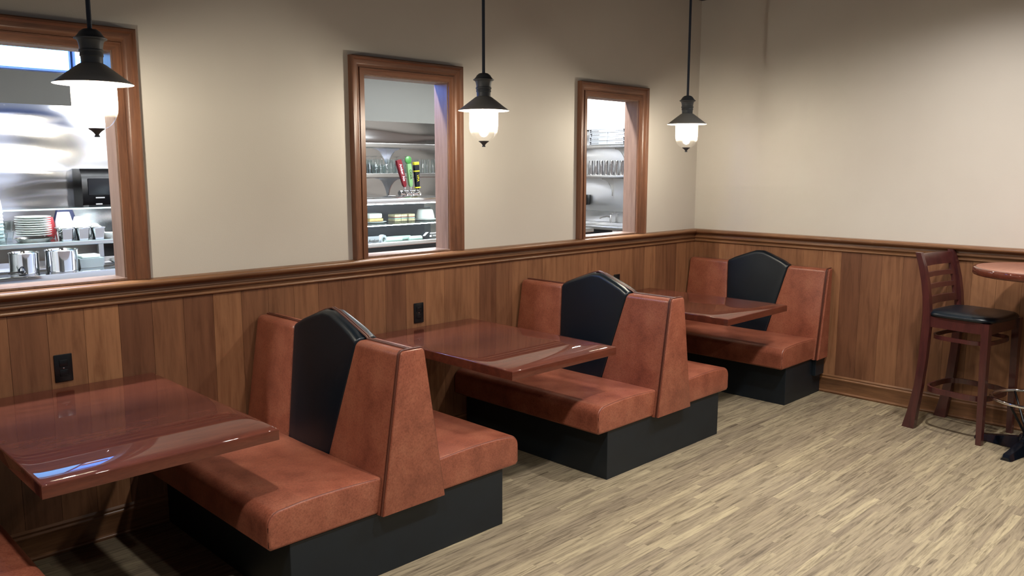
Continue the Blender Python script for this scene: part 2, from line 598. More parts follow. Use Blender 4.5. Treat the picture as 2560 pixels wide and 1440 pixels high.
# wainscot boards
def shade(t, warm=0.0):
    d = (0.120, 0.047, 0.026)
    l = (0.370, 0.178, 0.086)
    return tuple(d[i] * (1 - t) + l[i] * t for i in range(3))
tones = {-1: .5, 0: .30, 1: .55, 2: .85, 3: .16, 4: .38, 5: .20, 6: .72, 7: .34, 8: .40, 9: .52, 10: .30, 11: .26, 12: .50, 13: .22, 14: .55, 15: .72, 16: .50, 17: .55, 18: .18, 19: .34, 20: .60, 21: .52, 22: .66, 23: .60, 24: .58, 25: .66, 26: .5, 27: .56, 28: .62, 29: .42, 30: .74, 31: .42, 32: .30, 33: .78, 34: .7}
bm = bmesh.new()
cl = bm.loops.layers.float_color.new('board')
PW = 0.151
def board(bm, x0, x1, y0, y1, t):
    fs = box(bm, x0, x1, y0, y1, 0.1, 1.12)
    c = shade(t) + (1,)
    for f in fs:
        for l in f.loops:
            l[cl] = c
k = -24
while True:
    a = -5.264 + PW * k
    b_ = a + PW
    if a > -0.02:
        break
    board(bm, max(a, -9) + 0.0007, min(b_, -0.011) - 0.0007, -0.012, -0.0005, tones.get(k, random.random() * 0.6 + 0.1))
    k += 1
struct('trim_5', bm, MT['board'], smooth=0)
bm = bmesh.new()
cl = bm.loops.layers.float_color.new('board')
rt_ = [.62, .42, .80, .74, .60, .56, .52, .62, .74, .18, .30, .52, .32, .46, .58, .78, .74, .66, .72, .60, .66, .5, .6]
ya = -0.012
for k in range(53):
    yb = ya - PW * (0.62 if k == 0 else 1)
    board(bm, -0.012, -0.0005, yb + 0.0007, ya - 0.0007, rt_[k] if k < len(rt_) else random.random() * 0.6 + 0.2)
    ya = yb
struct('trim_6', bm, MT['board'], smooth=0)

# chair rail and baseboards: profiles (offset from wall, z) swept along both walls with a mitre in the corner
def sweep(name, prof, m1, m2, n1, n2):
    for nm, m_, side in ((n1, m1, 0), (n2, m2, 1)):
        bm = bmesh.new()
        if side == 0:
            r = [[(-9, -o - 0.0005, z) for o, z in prof], [(-o - 0.0005, -o - 0.0005, z) for o, z in prof]]
        else:
            r = [[(-o - 0.0005, -o - 0.0005, z) for o, z in prof], [(-o - 0.0005, -8, z) for o, z in prof]]
        loft(bm, r)
        struct(nm, bm, m_, smooth=40)
def arc(cx, cz, r, a0, a1, n=6):
    return [(cx + r * math.cos(math.radians(a0 + (a1 - a0) * i / n)), cz + r * math.sin(math.radians(a0 + (a1 - a0) * i / n))) for i in range(n + 1)]
rail = [(0, 1.106), (0.013, 1.106)] + arc(0.015, 1.114, 0.008, -70, 70, 5) + [(0.016, 1.124), (0.018, 1.136)] + arc(0.022, 1.146, 0.010, -70, 70, 5) + \
       [(0.024, 1.158), (0.024, 1.170)] + [(0.036, 1.180), (0.044, 1.180)] + arc(0.044, 1.1955, 0.0155, -80, 85, 8) + [(0, 1.213)]
sweep('rail', rail, MT['trim_x'], MT['trim_y'], 'trim_1', 'trim_2')
bb = [(0, 0), (0.024, 0)] + arc(0.016, 0.010, 0.010, -60, 80, 4) + [(0.015, 0.022), (0.015, 0.105), (0.019, 0.110), (0.019, 0.118), (0.014, 0.124), (0.017, 0.134), (0.013, 0.143), (0.009, 0.150), (0, 0.150)]
sweep('bb', bb, MT['trim_x'], MT['trim_y'], 'baseboard_back', 'baseboard_right')

# windows: moulded casing on three sides, jamb lining, sill
cas = [(0, 0.0005), (0, 0.036), (0.005, 0.040), (0.014, 0.040), (0.018, 0.031), (0.023, 0.026), (0.040, 0.024), (0.047, 0.020), (0.054, 0.014), (0.060, 0.014), (0.063, 0.020), (0.070, 0.020), (0.075, 0.013), (0.0985, 0.012), (0.0985, 0.0005)]
for i, (a, b_) in enumerate(OPEN):
    wroot = bpy.data.objects.new('window_%d' % (i + 1), None)
    COL.objects.link(wroot)
    wroot['kind'] = 'structure'
    L, R_, T, B = a - 0.0985, b_ + 0.0985, HEAD + 0.0985, SILL + 0.0005
    bm = bmesh.new()
    loft(bm, [[(L + w_, -d, B) for w_, d in cas], [(L + w_, -d, T - w_) for w_, d in cas], [(R_ - w_, -d, T - w_) for w_, d in cas], [(R_ - w_, -d, B) for w_, d in cas]])
    for f in list(bm.faces)[len(cas):2 * len(cas)]:
        f.material_index = 1
    link('casing', bm, [MT['casing'], MT['casinghead']], wroot, 25)
    bm = bmesh.new()
    t_ = 0.006
    box(bm, a + 0.0005, a + t_, -0.0, 0.1215, SILL, HEAD - 0.0005)
    box(bm, b_ - t_, b_ - 0.0005, -0.0, 0.1215, SILL, HEAD - 0.0005)
    box(bm, a + t_ + 0.0002, b_ - t_ - 0.0002, -0.0, 0.1215, HEAD - t_, HEAD - 0.0005)
    link('jamb', bm, MT['jamb'], wroot, 0)
    bm = bmesh.new()
    box(bm, a - 0.002, b_ + 0.002, -0.0125, 0.140, SILL + 0.0005, SILL + 0.0125, 0.003, 2)
    link('sill', bm, MT['jamb'], wroot)

# ------------------------------------------------------------------ booth benches
EZ, ZB = 0.971, 0.279
def hx(z):
    return 0.168 + (0.060 - 0.168) * (z - ZB) / (EZ - ZB)

def pad(sgn, yA, yB, ztop, st=0.010, thick=None, nseg=9, bulge=0.008):
    """upholstered back pad between y boundaries yA(z) and yB(z); ztop(u); faces outwards in +x*sgn"""
    bm = bmesh.new()
    us = []
    rn = 4
    for i in range(rn + 1):
        a = PI / 2 * i / rn
        us.append((0.0, st * (1 - math.sin(a)), st * (1 - math.cos(a))))          # u, inset, shift
    mid = [(k / nseg, 0, None) for k in range(1, nseg)]
    st_list = [(0.0, i_, s_) for (_, i_, s_) in us] + mid + [(1.0, i_, -s_) for (_, i_, s_) in reversed(us)]
    rings = []
    for u, ins, sh in st_list:
        zt = ztop(u) - ins
        zb = ZB + ins * 0.3
        bl = 0 if sh is not None else bulge * math.sin(PI * u) ** 0.5
        pts2 = []
        nz = 8
        zc = zt - 0.030
        for k in range(nz + 1):
            z = zb + (zc - zb) * k / nz
            pts2.append((hx(z) - ins + bl * math.sin(PI * (0.08 + 0.92 * k / nz)) ** 0.6, z))
        xt = pts2[-1][0]
        r = min(0.030, xt - 0.012)
        for k in range(1, 7):
            a = PI / 2 * k / 6
            pts2.append((xt - r + r * math.cos(a), zc + 0.030 * math.sin(a)))
        pts2.append((0.004 if thick is None else max(0.004, xt - thick), zt))
        if thick is None:
            pts2.append((0.004, zb))
        else:
            pts2.append((hx(zb) - thick, zb))
        ring = []
        for x, z in pts2:
            y = yA(z) + (yB(z) - yA(z)) * u + (0 if sh is None else -sh)
            ring.append((sgn * x, y, z))
        rings.append(ring)
    loft(bm, rings)
    return bm

yP1 = lambda z: -0.385 - 0.055 * (0.98 - z) / 0.55     # wall side edge of the black panel
yP2 = lambda z: -0.925 + 0.125 * (0.98 - z) / 0.55     # aisle side edge
flat = lambda u: EZ
def roof(u):
    d = abs(u - 0.5) * 2
    return 1.078 - 0.096 * (math.sqrt(d * d + 0.01) - 0.1) / 0.905

def seat(sgn, x0=0.150, x1=0.674, y0=-0.022, y1=-1.217):
    bm = bmesh.new()
    def ring(y, ins):
        pts = [(x0, 0.283 + ins), (x1 - 0.012 - ins, 0.283 + ins), (x1 - ins, 0.295 + ins)]
        R = 0.055
        for k in range(0, 8):
            a = PI / 2 * k / 7
            pts.append((x1 - ins - R + R * math.cos(a), 0.440 - ins - R + R * math.sin(a)))
        for k in range(1, 6):
            t_ = k / 5.0
            x = x1 - R + (x0 - (x1 - R)) * t_
            pts.append((x, 0.440 - ins + 0.010 * math.sin(PI * (0.1 + 0.9 * t_))))
        return [(sgn * x, y, z) for x, z in pts]
    rings = []
    n = 5
    rr = 0.014
    for i in range(n + 1):
        a = PI / 2 * i / n
        rings.append(ring(y1 + rr * (1 - math.sin(a)) * 0 + rr * (1 - math.cos(a)) * 0 + rr * (i / n) * 0 + rr * (1 - math.cos(a)), rr * (1 - math.sin(a))))
    for k in range(1, 10):
        rings.append(ring(y1 + rr + (y0 - y1 - rr) * k / 9, 0))
    loft(bm, rings)
    return bm

def seat_seam(sgn, x0=0.170, x1=0.674, y1=-1.217):
    bm = bmesh.new()
    pts = []
    R = 0.055
    ins = 0.004
    yy = y1 + 0.006
    pts.append((sgn * (x1 - ins), yy, 0.30))
    for k in range(0, 8):
        a = PI / 2 * k / 7
        pts.append((sgn * (x1 - ins - R + R * math.cos(a)), yy, 0.440 - ins - R + R * math.sin(a)))
    for k in range(1, 6):
        t_ = k / 5.0
        x = x1 - R + (x0 - (x1 - R)) * t_
        pts.append((sgn * x, yy, 0.440 - ins + 0.010 * math.sin(PI * (0.1 + 0.9 * t_))))
    tube(bm, pts, 0.0028, 6)
    return bm

def endcap():
    bm = bmesh.new()
    def ring(y, ins):
        z0, z1 = ZB + 0.002 + ins, EZ + 0.002 - ins
        r = 0.014
        out = []
        xb, xt = hx(z0) - ins, hx(z1) - ins
        out += [(-xb, z0), (xb, z0)]
        out += [(xt + 0.002, z1 - r)] + [(xt - r + r * math.cos(a), z1 - r + r * math.sin(a)) for a in (0.4, 0.8, 1.2, PI / 2)]
        out += [(-xt + r - r * math.sin(a), z1 - r + r * math.cos(a)) for a in (0, 0.4, 0.8, 1.2)] + [(-xt - 0.002, z1 - r)]
        return [(x, y, z) for x, z in out]
    loft(bm, [ring(-1.234, 0.004), ring(-1.240, 0), ring(-1.252, 0), ring(-1.256, 0.002), ring(-1.258, 0.007)])
    return bm

def cap_pipe(sgn):
    bm = bmesh.new()
    for yy, o in ((-1.2345, 0.001), (-1.2435, 0.0035)):
        pts = []
        for k in range(9):
            z = ZB + 0.004 + (EZ - 0.016 - ZB) * k / 8
            pts.append((sgn * (hx(z) + o), yy, z))
        xt = hx(EZ)
        for a in (0.5, 1.0, PI / 2):
            pts.append((sgn * (xt - 0.014 + (0.014 + o) * math.cos(a)), yy, EZ - 0.012 + (0.014 + o) * math.sin(a)))
        pts.append((0, yy, EZ + 0.003 + o))
        tube(bm, pts, 0.0042, 6)
    return bm

def ridge():
    bm = bmesh.new()
    for xo in (-0.0055, 0.0055):
        pts = [(xo, -0.03, EZ + 0.002), (xo, -0.37, EZ + 0.002)]
        for k in range(0, 13):
            u = k / 12
            pts.append((xo, -0.385 - 0.54 * u, roof(u) + 0.002))
        pts += [(xo, -0.94, EZ + 0.002), (xo, -1.236, EZ + 0.002)]
        tube(bm, pts, 0.0055, 6)
    return bm

yW = lambda z: -0.024
yE = lambda z: -1.234
def make_bench(loc, label):
    t_ = thing('booth_bench', label, 'bench', loc, 0, 'double booth benches')
    link('plinth', BX(-0.577, 0.577, -1.204, -0.026, 0, 0.282, 0.002, 1), MT['base'], t_)
    for s in (-1, 1):
        st_ = link('seat_cushion', seat(s), MT['leather'], t_)
        link('piping', seat_seam(s), MT['seam'], st_)
    for s in (-1, 1):
        link('back_pad', pad(s, yW, yP1, flat), MT['leather'], t_)
        c = link('back_pad', pad(s, yP1, yP2, roof, st=0.014, bulge=0.012), MT['vinyl'], t_)
        c['label'] = 'black peaked centre panel'
        link('back_pad', pad(s, yP2, yE, flat), MT['leather'], t_)
    ec = link('end_panel', endcap(), MT['leather'], t_)
    for s in (-1, 1):
        link('piping', cap_pipe(s), MT['pipe'], ec)
    link('top_welt', ridge(), MT['pipe'], t_)
    return t_

B1 = make_bench((-4.0677, 0, 0), 'brown double bench whose end panel faces us largest, right of the nearest table')
B2 = dup(B1, (-2.0998, 0, 0), 'brown double bench in the middle, between the second and the far table')
B0 = dup(B1, (-6.132, 0, 0), 'brown bench of which only a seat corner shows, in front of the nearest table')

# single bench with its back to the side wall
t_ = thing('wall_bench', 'single brown bench with black centre against the side wall, in the corner', 'bench', (-0.026, 0, 0))
link('plinth', BX(-0.571, -0.002, -1.204, -0.026, 0, 0.282, 0.002, 1), MT['base'], t_)
link('back_support', BX(-0.145, -0.004, -1.232, -1.204, 0.15, 0.30, 0.002, 1), MT['base'], t_)
so = link('seat_cushion', seat(-1, 0.12, 0.661), MT['leather'], t_)
link('piping', seat_seam(-1, 0.13, 0.661), MT['seam'], so)
for (ya_, yb_, zt_, m_, lab) in ((yW, yP1, flat, 'leather', None), (yP1, yP2, roof, 'vinyl', 'black peaked centre panel'), (yP2, yE, flat, 'leather', None)):
    o = link('back_pad', pad(-1, ya_, yb_, zt_, st=0.012 if m_ == 'leather' else 0.014), MT[m_], t_)
    if lab:
        o['label'] = lab
bm = bmesh.new()
def ring(y, ins):
    z0, z1 = ZB + 0.002 + ins, EZ + 0.002 - ins
    return [(x, y, z) for x, z in ((-0.004 - ins, z0), (-hx(z0) + ins, z0), (-hx(z1) + ins, z1 - 0.012), (-hx(z1) + ins + 0.012, z1), (-0.004 - ins, z1))]
loft(bm, [ring(-1.234, 0.004), ring(-1.240, 0), ring(-1.252, 0), ring(-1.258, 0.006)])
ec = link('end_panel', bm, MT['leather'], t_)
link('piping', cap_pipe(-1), MT['pipe'], ec)

# ------------------------------------------------------------------ booth tables (cantilevered from the wall)
def table_top(hw, yb, yf, zt, th):
    bm = bmesh.new()
    xsn = [-hw + hw * 2 * i / 40 for i in range(41)]
    ysn = [yb + (yf - yb) * i / 50 for i in range(51)]
    def drop(d, w_, s):
        return 0 if d > w_ else s * (w_ - d) ** 2 / (2 * w_)
    def z(x, y):
        return zt - drop(y - yf, 0.20, 0.030) - drop(hw - abs(x), 0.05, 0.02)
    vv = [[bm.verts.new((x, y, z(x, y))) for x in xsn] for y in ysn]
    for j in range(50):
        for i in range(40):
            bm.faces.new((vv[j][i], vv[j][i + 1], vv[j + 1][i + 1], vv[j + 1][i]))
    loop = [vv[0][i] for i in range(41)] + [vv[j][40] for j in range(1, 51)] + [vv[50][i] for i in range(39, -1, -1)] + [vv[j][0] for j in range(49, 0, -1)]
    prev = loop
    def offs(p, o, dz):
        x, y = p.x, p.y
        sx = (1 if x > hw - 1e-6 else -1 if x < -hw + 1e-6 else 0)
        sy = (-1 if y < yf + 1e-6 else 0)
        return (x + sx * o, y + sy * o, p.z + dz)
    base = [v_.co.copy() for v_ in loop]
    R = 0.006
    steps = [(R * math.sin(a), -R * (1 - math.cos(a))) for a in (0.4, 0.8, 1.2, PI / 2)]
    for (o, dz) in steps:
        cur = [bm.verts.new(offs(p, o, dz)) for p in base]
        for i in range(len(cur)):
            j = (i + 1) % len(cur)
            bm.faces.new((prev[i], prev[j], cur[j], cur[i]))
        prev = cur
    low = []
    for p in base:
        q = offs(p, R, 0)
        low.append(bm.verts.new((q[0], q[1], zt - th)))
    for i in range(len(low)):
        j = (i + 1) % len(low)
        bm.faces.new((prev[i], prev[j], low[j], low[i]))
    bm.faces.new(low)
    return bm

TW, TD, TZ, TT = 0.4042, 1.214, 0.762, 0.047
def make_table(loc, label):
    t_ = thing('booth_table', label, 'table', loc, 0, 'lacquered booth tables')
    link('tabletop', table_top(TW - 0.006, -0.026, -TD + 0.006, TZ, TT), MT['table'], t_, 40)
    link('wall_bracket', BX(-0.20, 0.20, -0.045, -0.026, 0.56, TZ - TT, 0.003, 1), MT['black'], t_)
    for s in (-1, 1):
        bm = bmesh.new()
        box(bm, s * 0.17 - 0.02, s * 0.17 + 0.02, -1.05, -0.045, TZ - TT - 0.032, TZ - TT, 0.003, 1)
        tube(bm, [(s * 0.17, -0.045, 0.58), (s * 0.17, -0.42, TZ - TT - 0.03)], 0.014, 8)
        link('support_arm', bm, MT['black'], t_)
    return t_
T1 = make_table((-5.0804, 0, 0), 'glossy red-brown booth table nearest to us, at the left')
T2 = dup(T1, (-3.0316, 0, 0), 'glossy red-brown booth table in the middle, under the second lamp')
T3 = dup(T1, (-1.057, 0, 0), 'glossy red-brown booth table farthest back, before the corner bench')

# ------------------------------------------------------------------ outlets
def make_outlet(x, label):
    t_ = thing('power_outlet', label, 'outlet', (x, -0.0125, 0.849), 0, 'black wall outlets')
    link('cover_plate', BX(-0.0375, 0.0375, -0.006, 0, -0.062, 0.062, 0.003, 2), MT['outlet'], t_)
    for dz in (-0.022, 0.022):
        r = link('receptacle', BX(-0.017, 0.017, -0.009, -0.006, dz - 0.015, dz + 0.015, 0.002, 2), MT['outlet'], t_)
    bm = bmesh.new()
    lathe(bm, [(0.003, 0), (0.003, 0.0015), (0.0, 0.002)], 10)
    bmesh.ops.rotate(bm, verts=bm.verts, cent=(0, 0, 0), matrix=Matrix.Rotation(PI / 2, 3, 'X'))
    bmesh.ops.translate(bm, verts=bm.verts, vec=(0, -0.006, 0))
    link('screw', bm, MT['chrome'], t_)
    return t_
O1 = make_outlet(-5.062, 'black wall outlet above the nearest table')
dup(O1, (-3.057, -0.0125, 0.849), 'black wall outlet above the middle table')
dup(O1, (-1.095, -0.0125, 0.849), 'black wall outlet half hidden behind the middle bench, above the far table')

# ------------------------------------------------------------------ pendant lamps
def make_lamp(loc, label):
    t_ = thing('pendant_lamp', label, 'lamp', loc, 0, 'pendant lamps above the booths')      # origin at the shade's rim
    H = RH - loc[2]
    bm = LT([(0.0085, 0.19), (0.0085, H)], 14)
    lathe(bm, [(0.011, H - 0.12), (0.011, H - 0.10)], 14)
    link('rod', bm, MT['lamprod'], t_)
    link('canopy', LT([(0.0, H), (0.062, H), (0.062, H - 0.012), (0.03, H - 0.030), (0.012, H - 0.036), (0.0, H - 0.036)], 28), MT['lampblack'], t_)
    prof = [(0.0, 0.199), (0.010, 0.199), (0.024, 0.196), (0.036, 0.187), (0.043, 0.176), (0.050, 0.168), (0.057, 0.164), (0.056, 0.160), (0.047, 0.156), (0.043, 0.148),
            (0.040, 0.132), (0.0395, 0.124), (0.043, 0.121), (0.043, 0.115), (0.039, 0.112), (0.040, 0.108), (0.041, 0.100), (0.038, 0.096), (0.0375, 0.074), (0.034, 0.070), (0.0, 0.070)]
    link('cap', LT(prof, 36), MT['lampblack'], t_)
    prof = [(0.030, 0.0745), (0.0385, 0.074), (0.047, 0.069), (0.075, 0.048), (0.110, 0.021), (0.1385, 0.000), (0.1390, -0.002), (0.1375, -0.002), (0.108, 0.0185), (0.074, 0.045), (0.046, 0.065), (0.030, 0.066)]
    mi = [0, 0, 0, 0, 0, 0, 1, 1, 1, 1, 1]
    link('shade', LT(prof, 48, cap=False, mats=mi), [MT['lampshade'], MT['enamel']], t_, 40)
    gp = [(0.068, 0.030), (0.0775, 0.012), (0.0785, -0.02), (0.0785, -0.085), (0.0765, -0.105), (0.071, -0.124), (0.062, -0.141), (0.049, -0.155), (0.036, -0.163), (0.027, -0.165)]
    link('glass_globe', LT(gp, 40, cap=False), MT['lampglass'], t_)
    fp = [(0.0, -0.164), (0.029, -0.164), (0.027, -0.168), (0.018, -0.174), (0.010, -0.182), (0.0065, -0.188), (0.0095, -0.192), (0.0095, -0.196), (0.0, -0.196)]
    link('finial', LT(fp, 24), MT['lampblack'], t_)
    bp = [(0.0, -0.092), (0.012, -0.090), (0.023, -0.082), (0.029, -0.070), (0.030, -0.058), (0.027, -0.042), (0.019, -0.022), (0.014, -0.008), (0.014, 0.0)]
    bo = link('bulb', LT(bp, 20), MT['bulb'], t_)
    link('socket', LT([(0.016, 0.0), (0.017, 0.066)], 16), MT['enamel'], bo)
    return t_
P1 = make_lamp((-5.052, -0.62, 2.042), 'lit pendant lamp nearest to us, above the nearest table')
dup(P1, (-3.048, -0.60, 2.042), 'lit pendant lamp in the middle, above the second table')
dup(P1, (-1.075, -0.60, 2.042), 'lit pendant lamp farthest back, near the corner')

# ------------------------------------------------------------------ bar stool
t_ = thing('bar_stool', 'mahogany ladder-back bar stool with black padded seat by the side wall', 'stool', (-0.296, -2.318, 0), math.radians(-8.7))
HWS = 0.212
for s in (-1, 1):
    bm = bmesh.new()
    zz = [0, 0.12, 0.30, 0.50, 0.70, 0.80, 0.90, 1.00, 1.10, 1.185]
    yy = [0.252, 0.230, 0.203, 0.187, 0.180, 0.183, 0.193, 0.210, 0.236, 0.266]
    beam(bm, [(s * HWS, y, z) for y, z in zip(yy, zz)], [0.019] * 8 + [0.018, 0.017], [0.040, 0.031, 0.026, 0.025, 0.026, 0.024, 0.022, 0.021, 0.020, 0.018])
    link('leg', bm, MT['stool'], t_)
for s in (-1, 1):
    bm = bmesh.new()
    beam(bm, [(s * HWS, -0.205, 0), (s * HWS, -0.197, 0.4), (s * HWS, -0.190, 0.775)], [0.017, 0.020, 0.023], [0.017, 0.020, 0.023])
    link('leg', bm, MT['stool'], t_)
bm = bmesh.new()
for s in (-1, 1):
    box(bm, s * 0.205 - 0.011, s * 0.205 + 0.011, -0.175, 0.165, 0.705, 0.775)
box(bm, -0.195, 0.195, -0.201, -0.179, 0.705, 0.775)
box(bm, -0.195, 0.195, 0.165, 0.187, 0.705, 0.775)
link('seat_frame', bm, MT['stool'], t_, 30)
# padded seat: rounded square, domed
bm = bmesh.new()
def sq(r, z, n=40, e=5.0):
    out = []
    for i in range(n):
        a = 2 * PI * i / n
        c, s_ = math.cos(a), math.sin(a)
        k = (abs(c) ** e + abs(s_) ** e) ** (-1 / e)
        out.append((r * k * c * 1.0, r * k * s_ * 0.95 - 0.008, z))
    return out
loft(bm, [sq(0.215, 0.775), sq(0.228, 0.779), sq(0.232, 0.790), sq(0.226, 0.802), sq(0.205, 0.813), sq(0.16, 0.820), sq(0.09, 0.824), sq(0.02, 0.825)])
link('seat', bm, MT['vinyl'], t_, 60)
def slat(z0, z1, bow=0.022):
    bm = bmesh.new()
    def yb(z):
        for i in range(len(zz) - 1):
            if zz[i] <= z <= zz[i + 1]:
                return yy[i] + (yy[i + 1] - yy[i]) * (z - zz[i]) / (zz[i + 1] - zz[i])
        return yy[-1]
    rings = []
    for k in range(13):
        x = -HWS + 0.012 + (2 * HWS - 0.024) * k / 12
        b_ = bow * math.cos(PI * (x / (2 * HWS)))
        rings.append([(x, yb(z0) + b_ - 0.009, z0), (x, yb(z0) + b_ + 0.009, z0), (x, yb(z1) + b_ + 0.009, z1), (x, yb(z1) + b_ - 0.009, z1)])
    loft(bm, rings)
    return bm
for z0, z1 in ((1.095, 1.172), (1.022, 1.052), (0.945, 0.975), (0.845, 0.895)):
    link('slat', slat(z0, z1), MT['stool'], t_, 30)
def stile(s):
    bm = bmesh.new()
    rings = []
    for z in (0.846, 0.90, 0.95, 1.0, 1.05, 1.10, 1.171):
        y0 = next(yy[i] + (yy[i + 1] - yy[i]) * (z - zz[i]) / (zz[i + 1] - zz[i]) for i in range(len(zz) - 1) if zz[i] <= z <= zz[i + 1])
        pa = []
        for x in (0.155, 0.178, 0.200):
            pa.append((x, y0 + 0.022 * math.cos(PI * x / (2 * HWS))))
        rings.append([(s * x, y - 0.0085, z) for x, y in pa] + [(s * x, y + 0.0085, z) for x, y in reversed(pa)])
    loft(bm, rings)
    return bm
for s in (-1, 1):
    link('back_stile', stile(s), MT['stool'], t_, 30)
def hoop(z, rx, ry, th=0.011, h=0.026):
    bm = bmesh.new()
    n = 48
    rings = []
    for i in range(n + 1):
        a = 2 * PI * i / n
        c, s_ = math.cos(a), math.sin(a)
        k = (abs(c) ** 3.6 + abs(s_) ** 3.6) ** (-1 / 3.6)
        x, y = rx * k * c, ry * k * s_
        x2, y2 = (rx - th) * k * c, (ry - th) * k * s_
        rings.append([(x, y - 0.005, z - h / 2), (x, y - 0.005, z + h / 2), (x2, y2 - 0.005, z + h / 2), (x2, y2 - 0.005, z - h / 2)])
    loft(bm, rings, caps=False)
    return bm
link('stretcher_ring', hoop(0.640, 0.210, 0.188), MT['stool'], t_, 30)
link('footrest_ring', hoop(0.285, 0.214, 0.205, 0.014, 0.034), MT['stool'], t_, 30)

# ------------------------------------------------------------------ pub table
PX, PY = -0.43, -2.735
t_ = thing('pub_table', 'tall round table with glossy mahogany top, cut by the picture edge', 'table', (PX, PY, 0))
link('tabletop', LT([(0.0, 1.135), (0.366, 1.135), (0.366, 1.089), (0.0, 1.089)], 72), MT['pubtop'], t_, 40)
link('edge_band', LT([(0.3665, 1.089), (0.3665, 1.1345), (0.374, 1.1345), (0.381, 1.131), (0.384, 1.124), (0.384, 1.097), (0.380, 1.090), (0.372, 1.087), (0.3665, 1.089)], 72, cap=False), MT['band'], t_, 40)
link('mount_plate', LT([(0.0, 1.0855), (0.16, 1.0855), (0.16, 1.075), (0.05, 1.060), (0.0, 1.060)], 32), MT['black'], t_)
link('column', LT([(0.038, 0.05), (0.038, 1.07)], 24), MT['black'], t_)
bm = bmesh.new()
for k in range(4):
    a = math.radians(171 + 90 * k)
    c, s_ = math.cos(a), math.sin(a)
    def Q(d, wd, z):
        return [(c * d - s_ * wd, s_ * d + c * wd, z[0]), (c * d + s_ * wd, s_ * d - c * wd, z[0]), (c * d + s_ * wd * 0.55, s_ * d - c * wd * 0.55, z[1]), (c * d - s_ * wd * 0.55, s_ * d + c * wd * 0.55, z[1])]
    loft(bm, [Q(0.02, 0.045, (0.004, 0.085)), Q(0.10, 0.042, (0.004, 0.070)), Q(0.25, 0.036, (0.004, 0.042)), Q(0.295, 0.034, (0.0, 0.036)), Q(0.312, 0.028, (0.0, 0.020))])
lathe(bm, [(0.0, 0.10), (0.05, 0.10), (0.06, 0.085), (0.06, 0.03), (0.0, 0.03)], 24)
link('cross_base', bm, MT['gloss'], t_, 30)
bm = bmesh.new()
tube(bm, [(0.225 * math.cos(2 * PI * i / 40), 0.225 * math.sin(2 * PI * i / 40), 0.325) for i in range(40)], 0.011, 10, closed=True)
fr = link('foot_ring', bm, MT['chrome'], t_, 60)
bm = bmesh.new()
for k in range(3):
    a = math.radians(160 + 120 * k)
    tube(bm, [(0.215 * math.cos(a), 0.215 * math.sin(a), 0.318), (0.036 * math.cos(a), 0.036 * math.sin(a), 0.10)], 0.007, 8)
link('spoke', bm, MT['black'], fr)

# ================================================================== KITCHEN seen through the openings
# --- menu screens hanging over the service counter
def screen(x0, x1, label, kind):
    t_ = thing('menu_screen', label, 'screen', (0, 0, 0), 0, 'menu screens over the counter')
    z0, z1, y = 2.238, 2.92, 1.0
    link('housing', BX(x0, x1, y, y + 0.05, z0, z1, 0.004, 1), plain('dark_blue_housing', s2l(30, 58, 110), 0.3), t_)
    link('display', BX(x0 + 0.012, x1 - 0.012, y - 0.0015, y + 0.001, z0 + 0.014, z1 - 0.014), MT['screen'] if kind == 0 else MT['scr_blue'], t_, 0)
    for x in (x0 + 0.15, x1 - 0.15):
        link('hanger', tube(bmesh.new(), [(x, y + 0.03, z1), (x, y + 0.03, 2.95)], 0.012, 8), MT['black'], t_)
    if kind == 1:
        yb = y - 0.003
        def poly(nm, pts, m_):
            bm = bmesh.new()
            bm.faces.new([bm.verts.new((x0 + 0.0 + px, yb, z0 + pz)) for px, pz in pts])
            link(nm, bm, m_, t_, 0)
        poly('picture', [(0.012, 0.085), (0.10, 0.055), (0.12, 0.10), (0.11, 0.13), (0.012, 0.14)], MT['scr_white'])
        poly('picture', [(0.012, 0.143), (0.16, 0.130), (0.18, 0.25), (0.012, 0.25)], MT['scr_orange'])
        poly('picture', [(0.012, 0.016), (0.075, 0.016), (0.055, 0.060), (0.012, 0.060)], MT['scr_white'])
        poly('picture', [(0.20, 0.016), (0.55, 0.016), (0.55, 0.60), (0.20, 0.60)], MT['scr_sky'])
screen(-5.40, -4.622, 'glowing white menu screen in the left opening, left of the nearest lamp', 0)
screen(-4.612, -3.83, 'blue menu screen with a picture, behind the nearest lamp', 1)
screen(-3.82, -3.04, 'blue menu screen right of the picture screen, its glow on the middle opening', 2)

# --- service counter in the left opening
CZ = 1.168
t_ = thing('service_counter', 'polished steel counter seen through the left opening', 'counter', (0, 0, 0))
link('worktop', BX(-6.0, -3.15, 0.85, 1.60, CZ - 0.06, CZ, 0.004, 2), MT['steelpol'], t_)
link('cabinet', BX(-6.0, -3.15, 0.88, 1.58, 0, CZ - 0.0605), MT['steel'], t_, 0)
t_ = thing('counter_shelf', 'steel shelf standing on the counter in the left opening', 'shelf', (0, 0, 0))
link('board', BX(-5.75, -4.15, 1.12, 1.62, 1.291, 1.316, 0.003, 1), MT['steel'], t_)
for x in (-5.62, -4.36):
    for y in (1.17, 1.55):
        link('leg', BX(x - 0.015, x + 0.015, y - 0.015, y + 0.015, CZ + 0.0005, 1.2905), MT['steel'], t_, 0)
t_ = thing('sneeze_guard', 'thin glass shelf on steel posts above the counter, left opening', 'glass shelf', (0, 0, 0))
link('glass_board', BX(-5.75, -4.05, 0.90, 1.20, 1.506, 1.514, 0.001, 1), MT['pane'], t_)
link('polished_edge', BX(-5.75, -4.05, 0.896, 0.8995, 1.506, 1.514), plain('green_glass_edge', s2l(196, 232, 222), 0.2), t_, 0)
for x in (-5.70, -4.10):
    link('post', LT([(0.010, CZ + 0.0005), (0.010, 1.5055)], 12, (x, 0.97, 0)), MT['chrome'], t_)
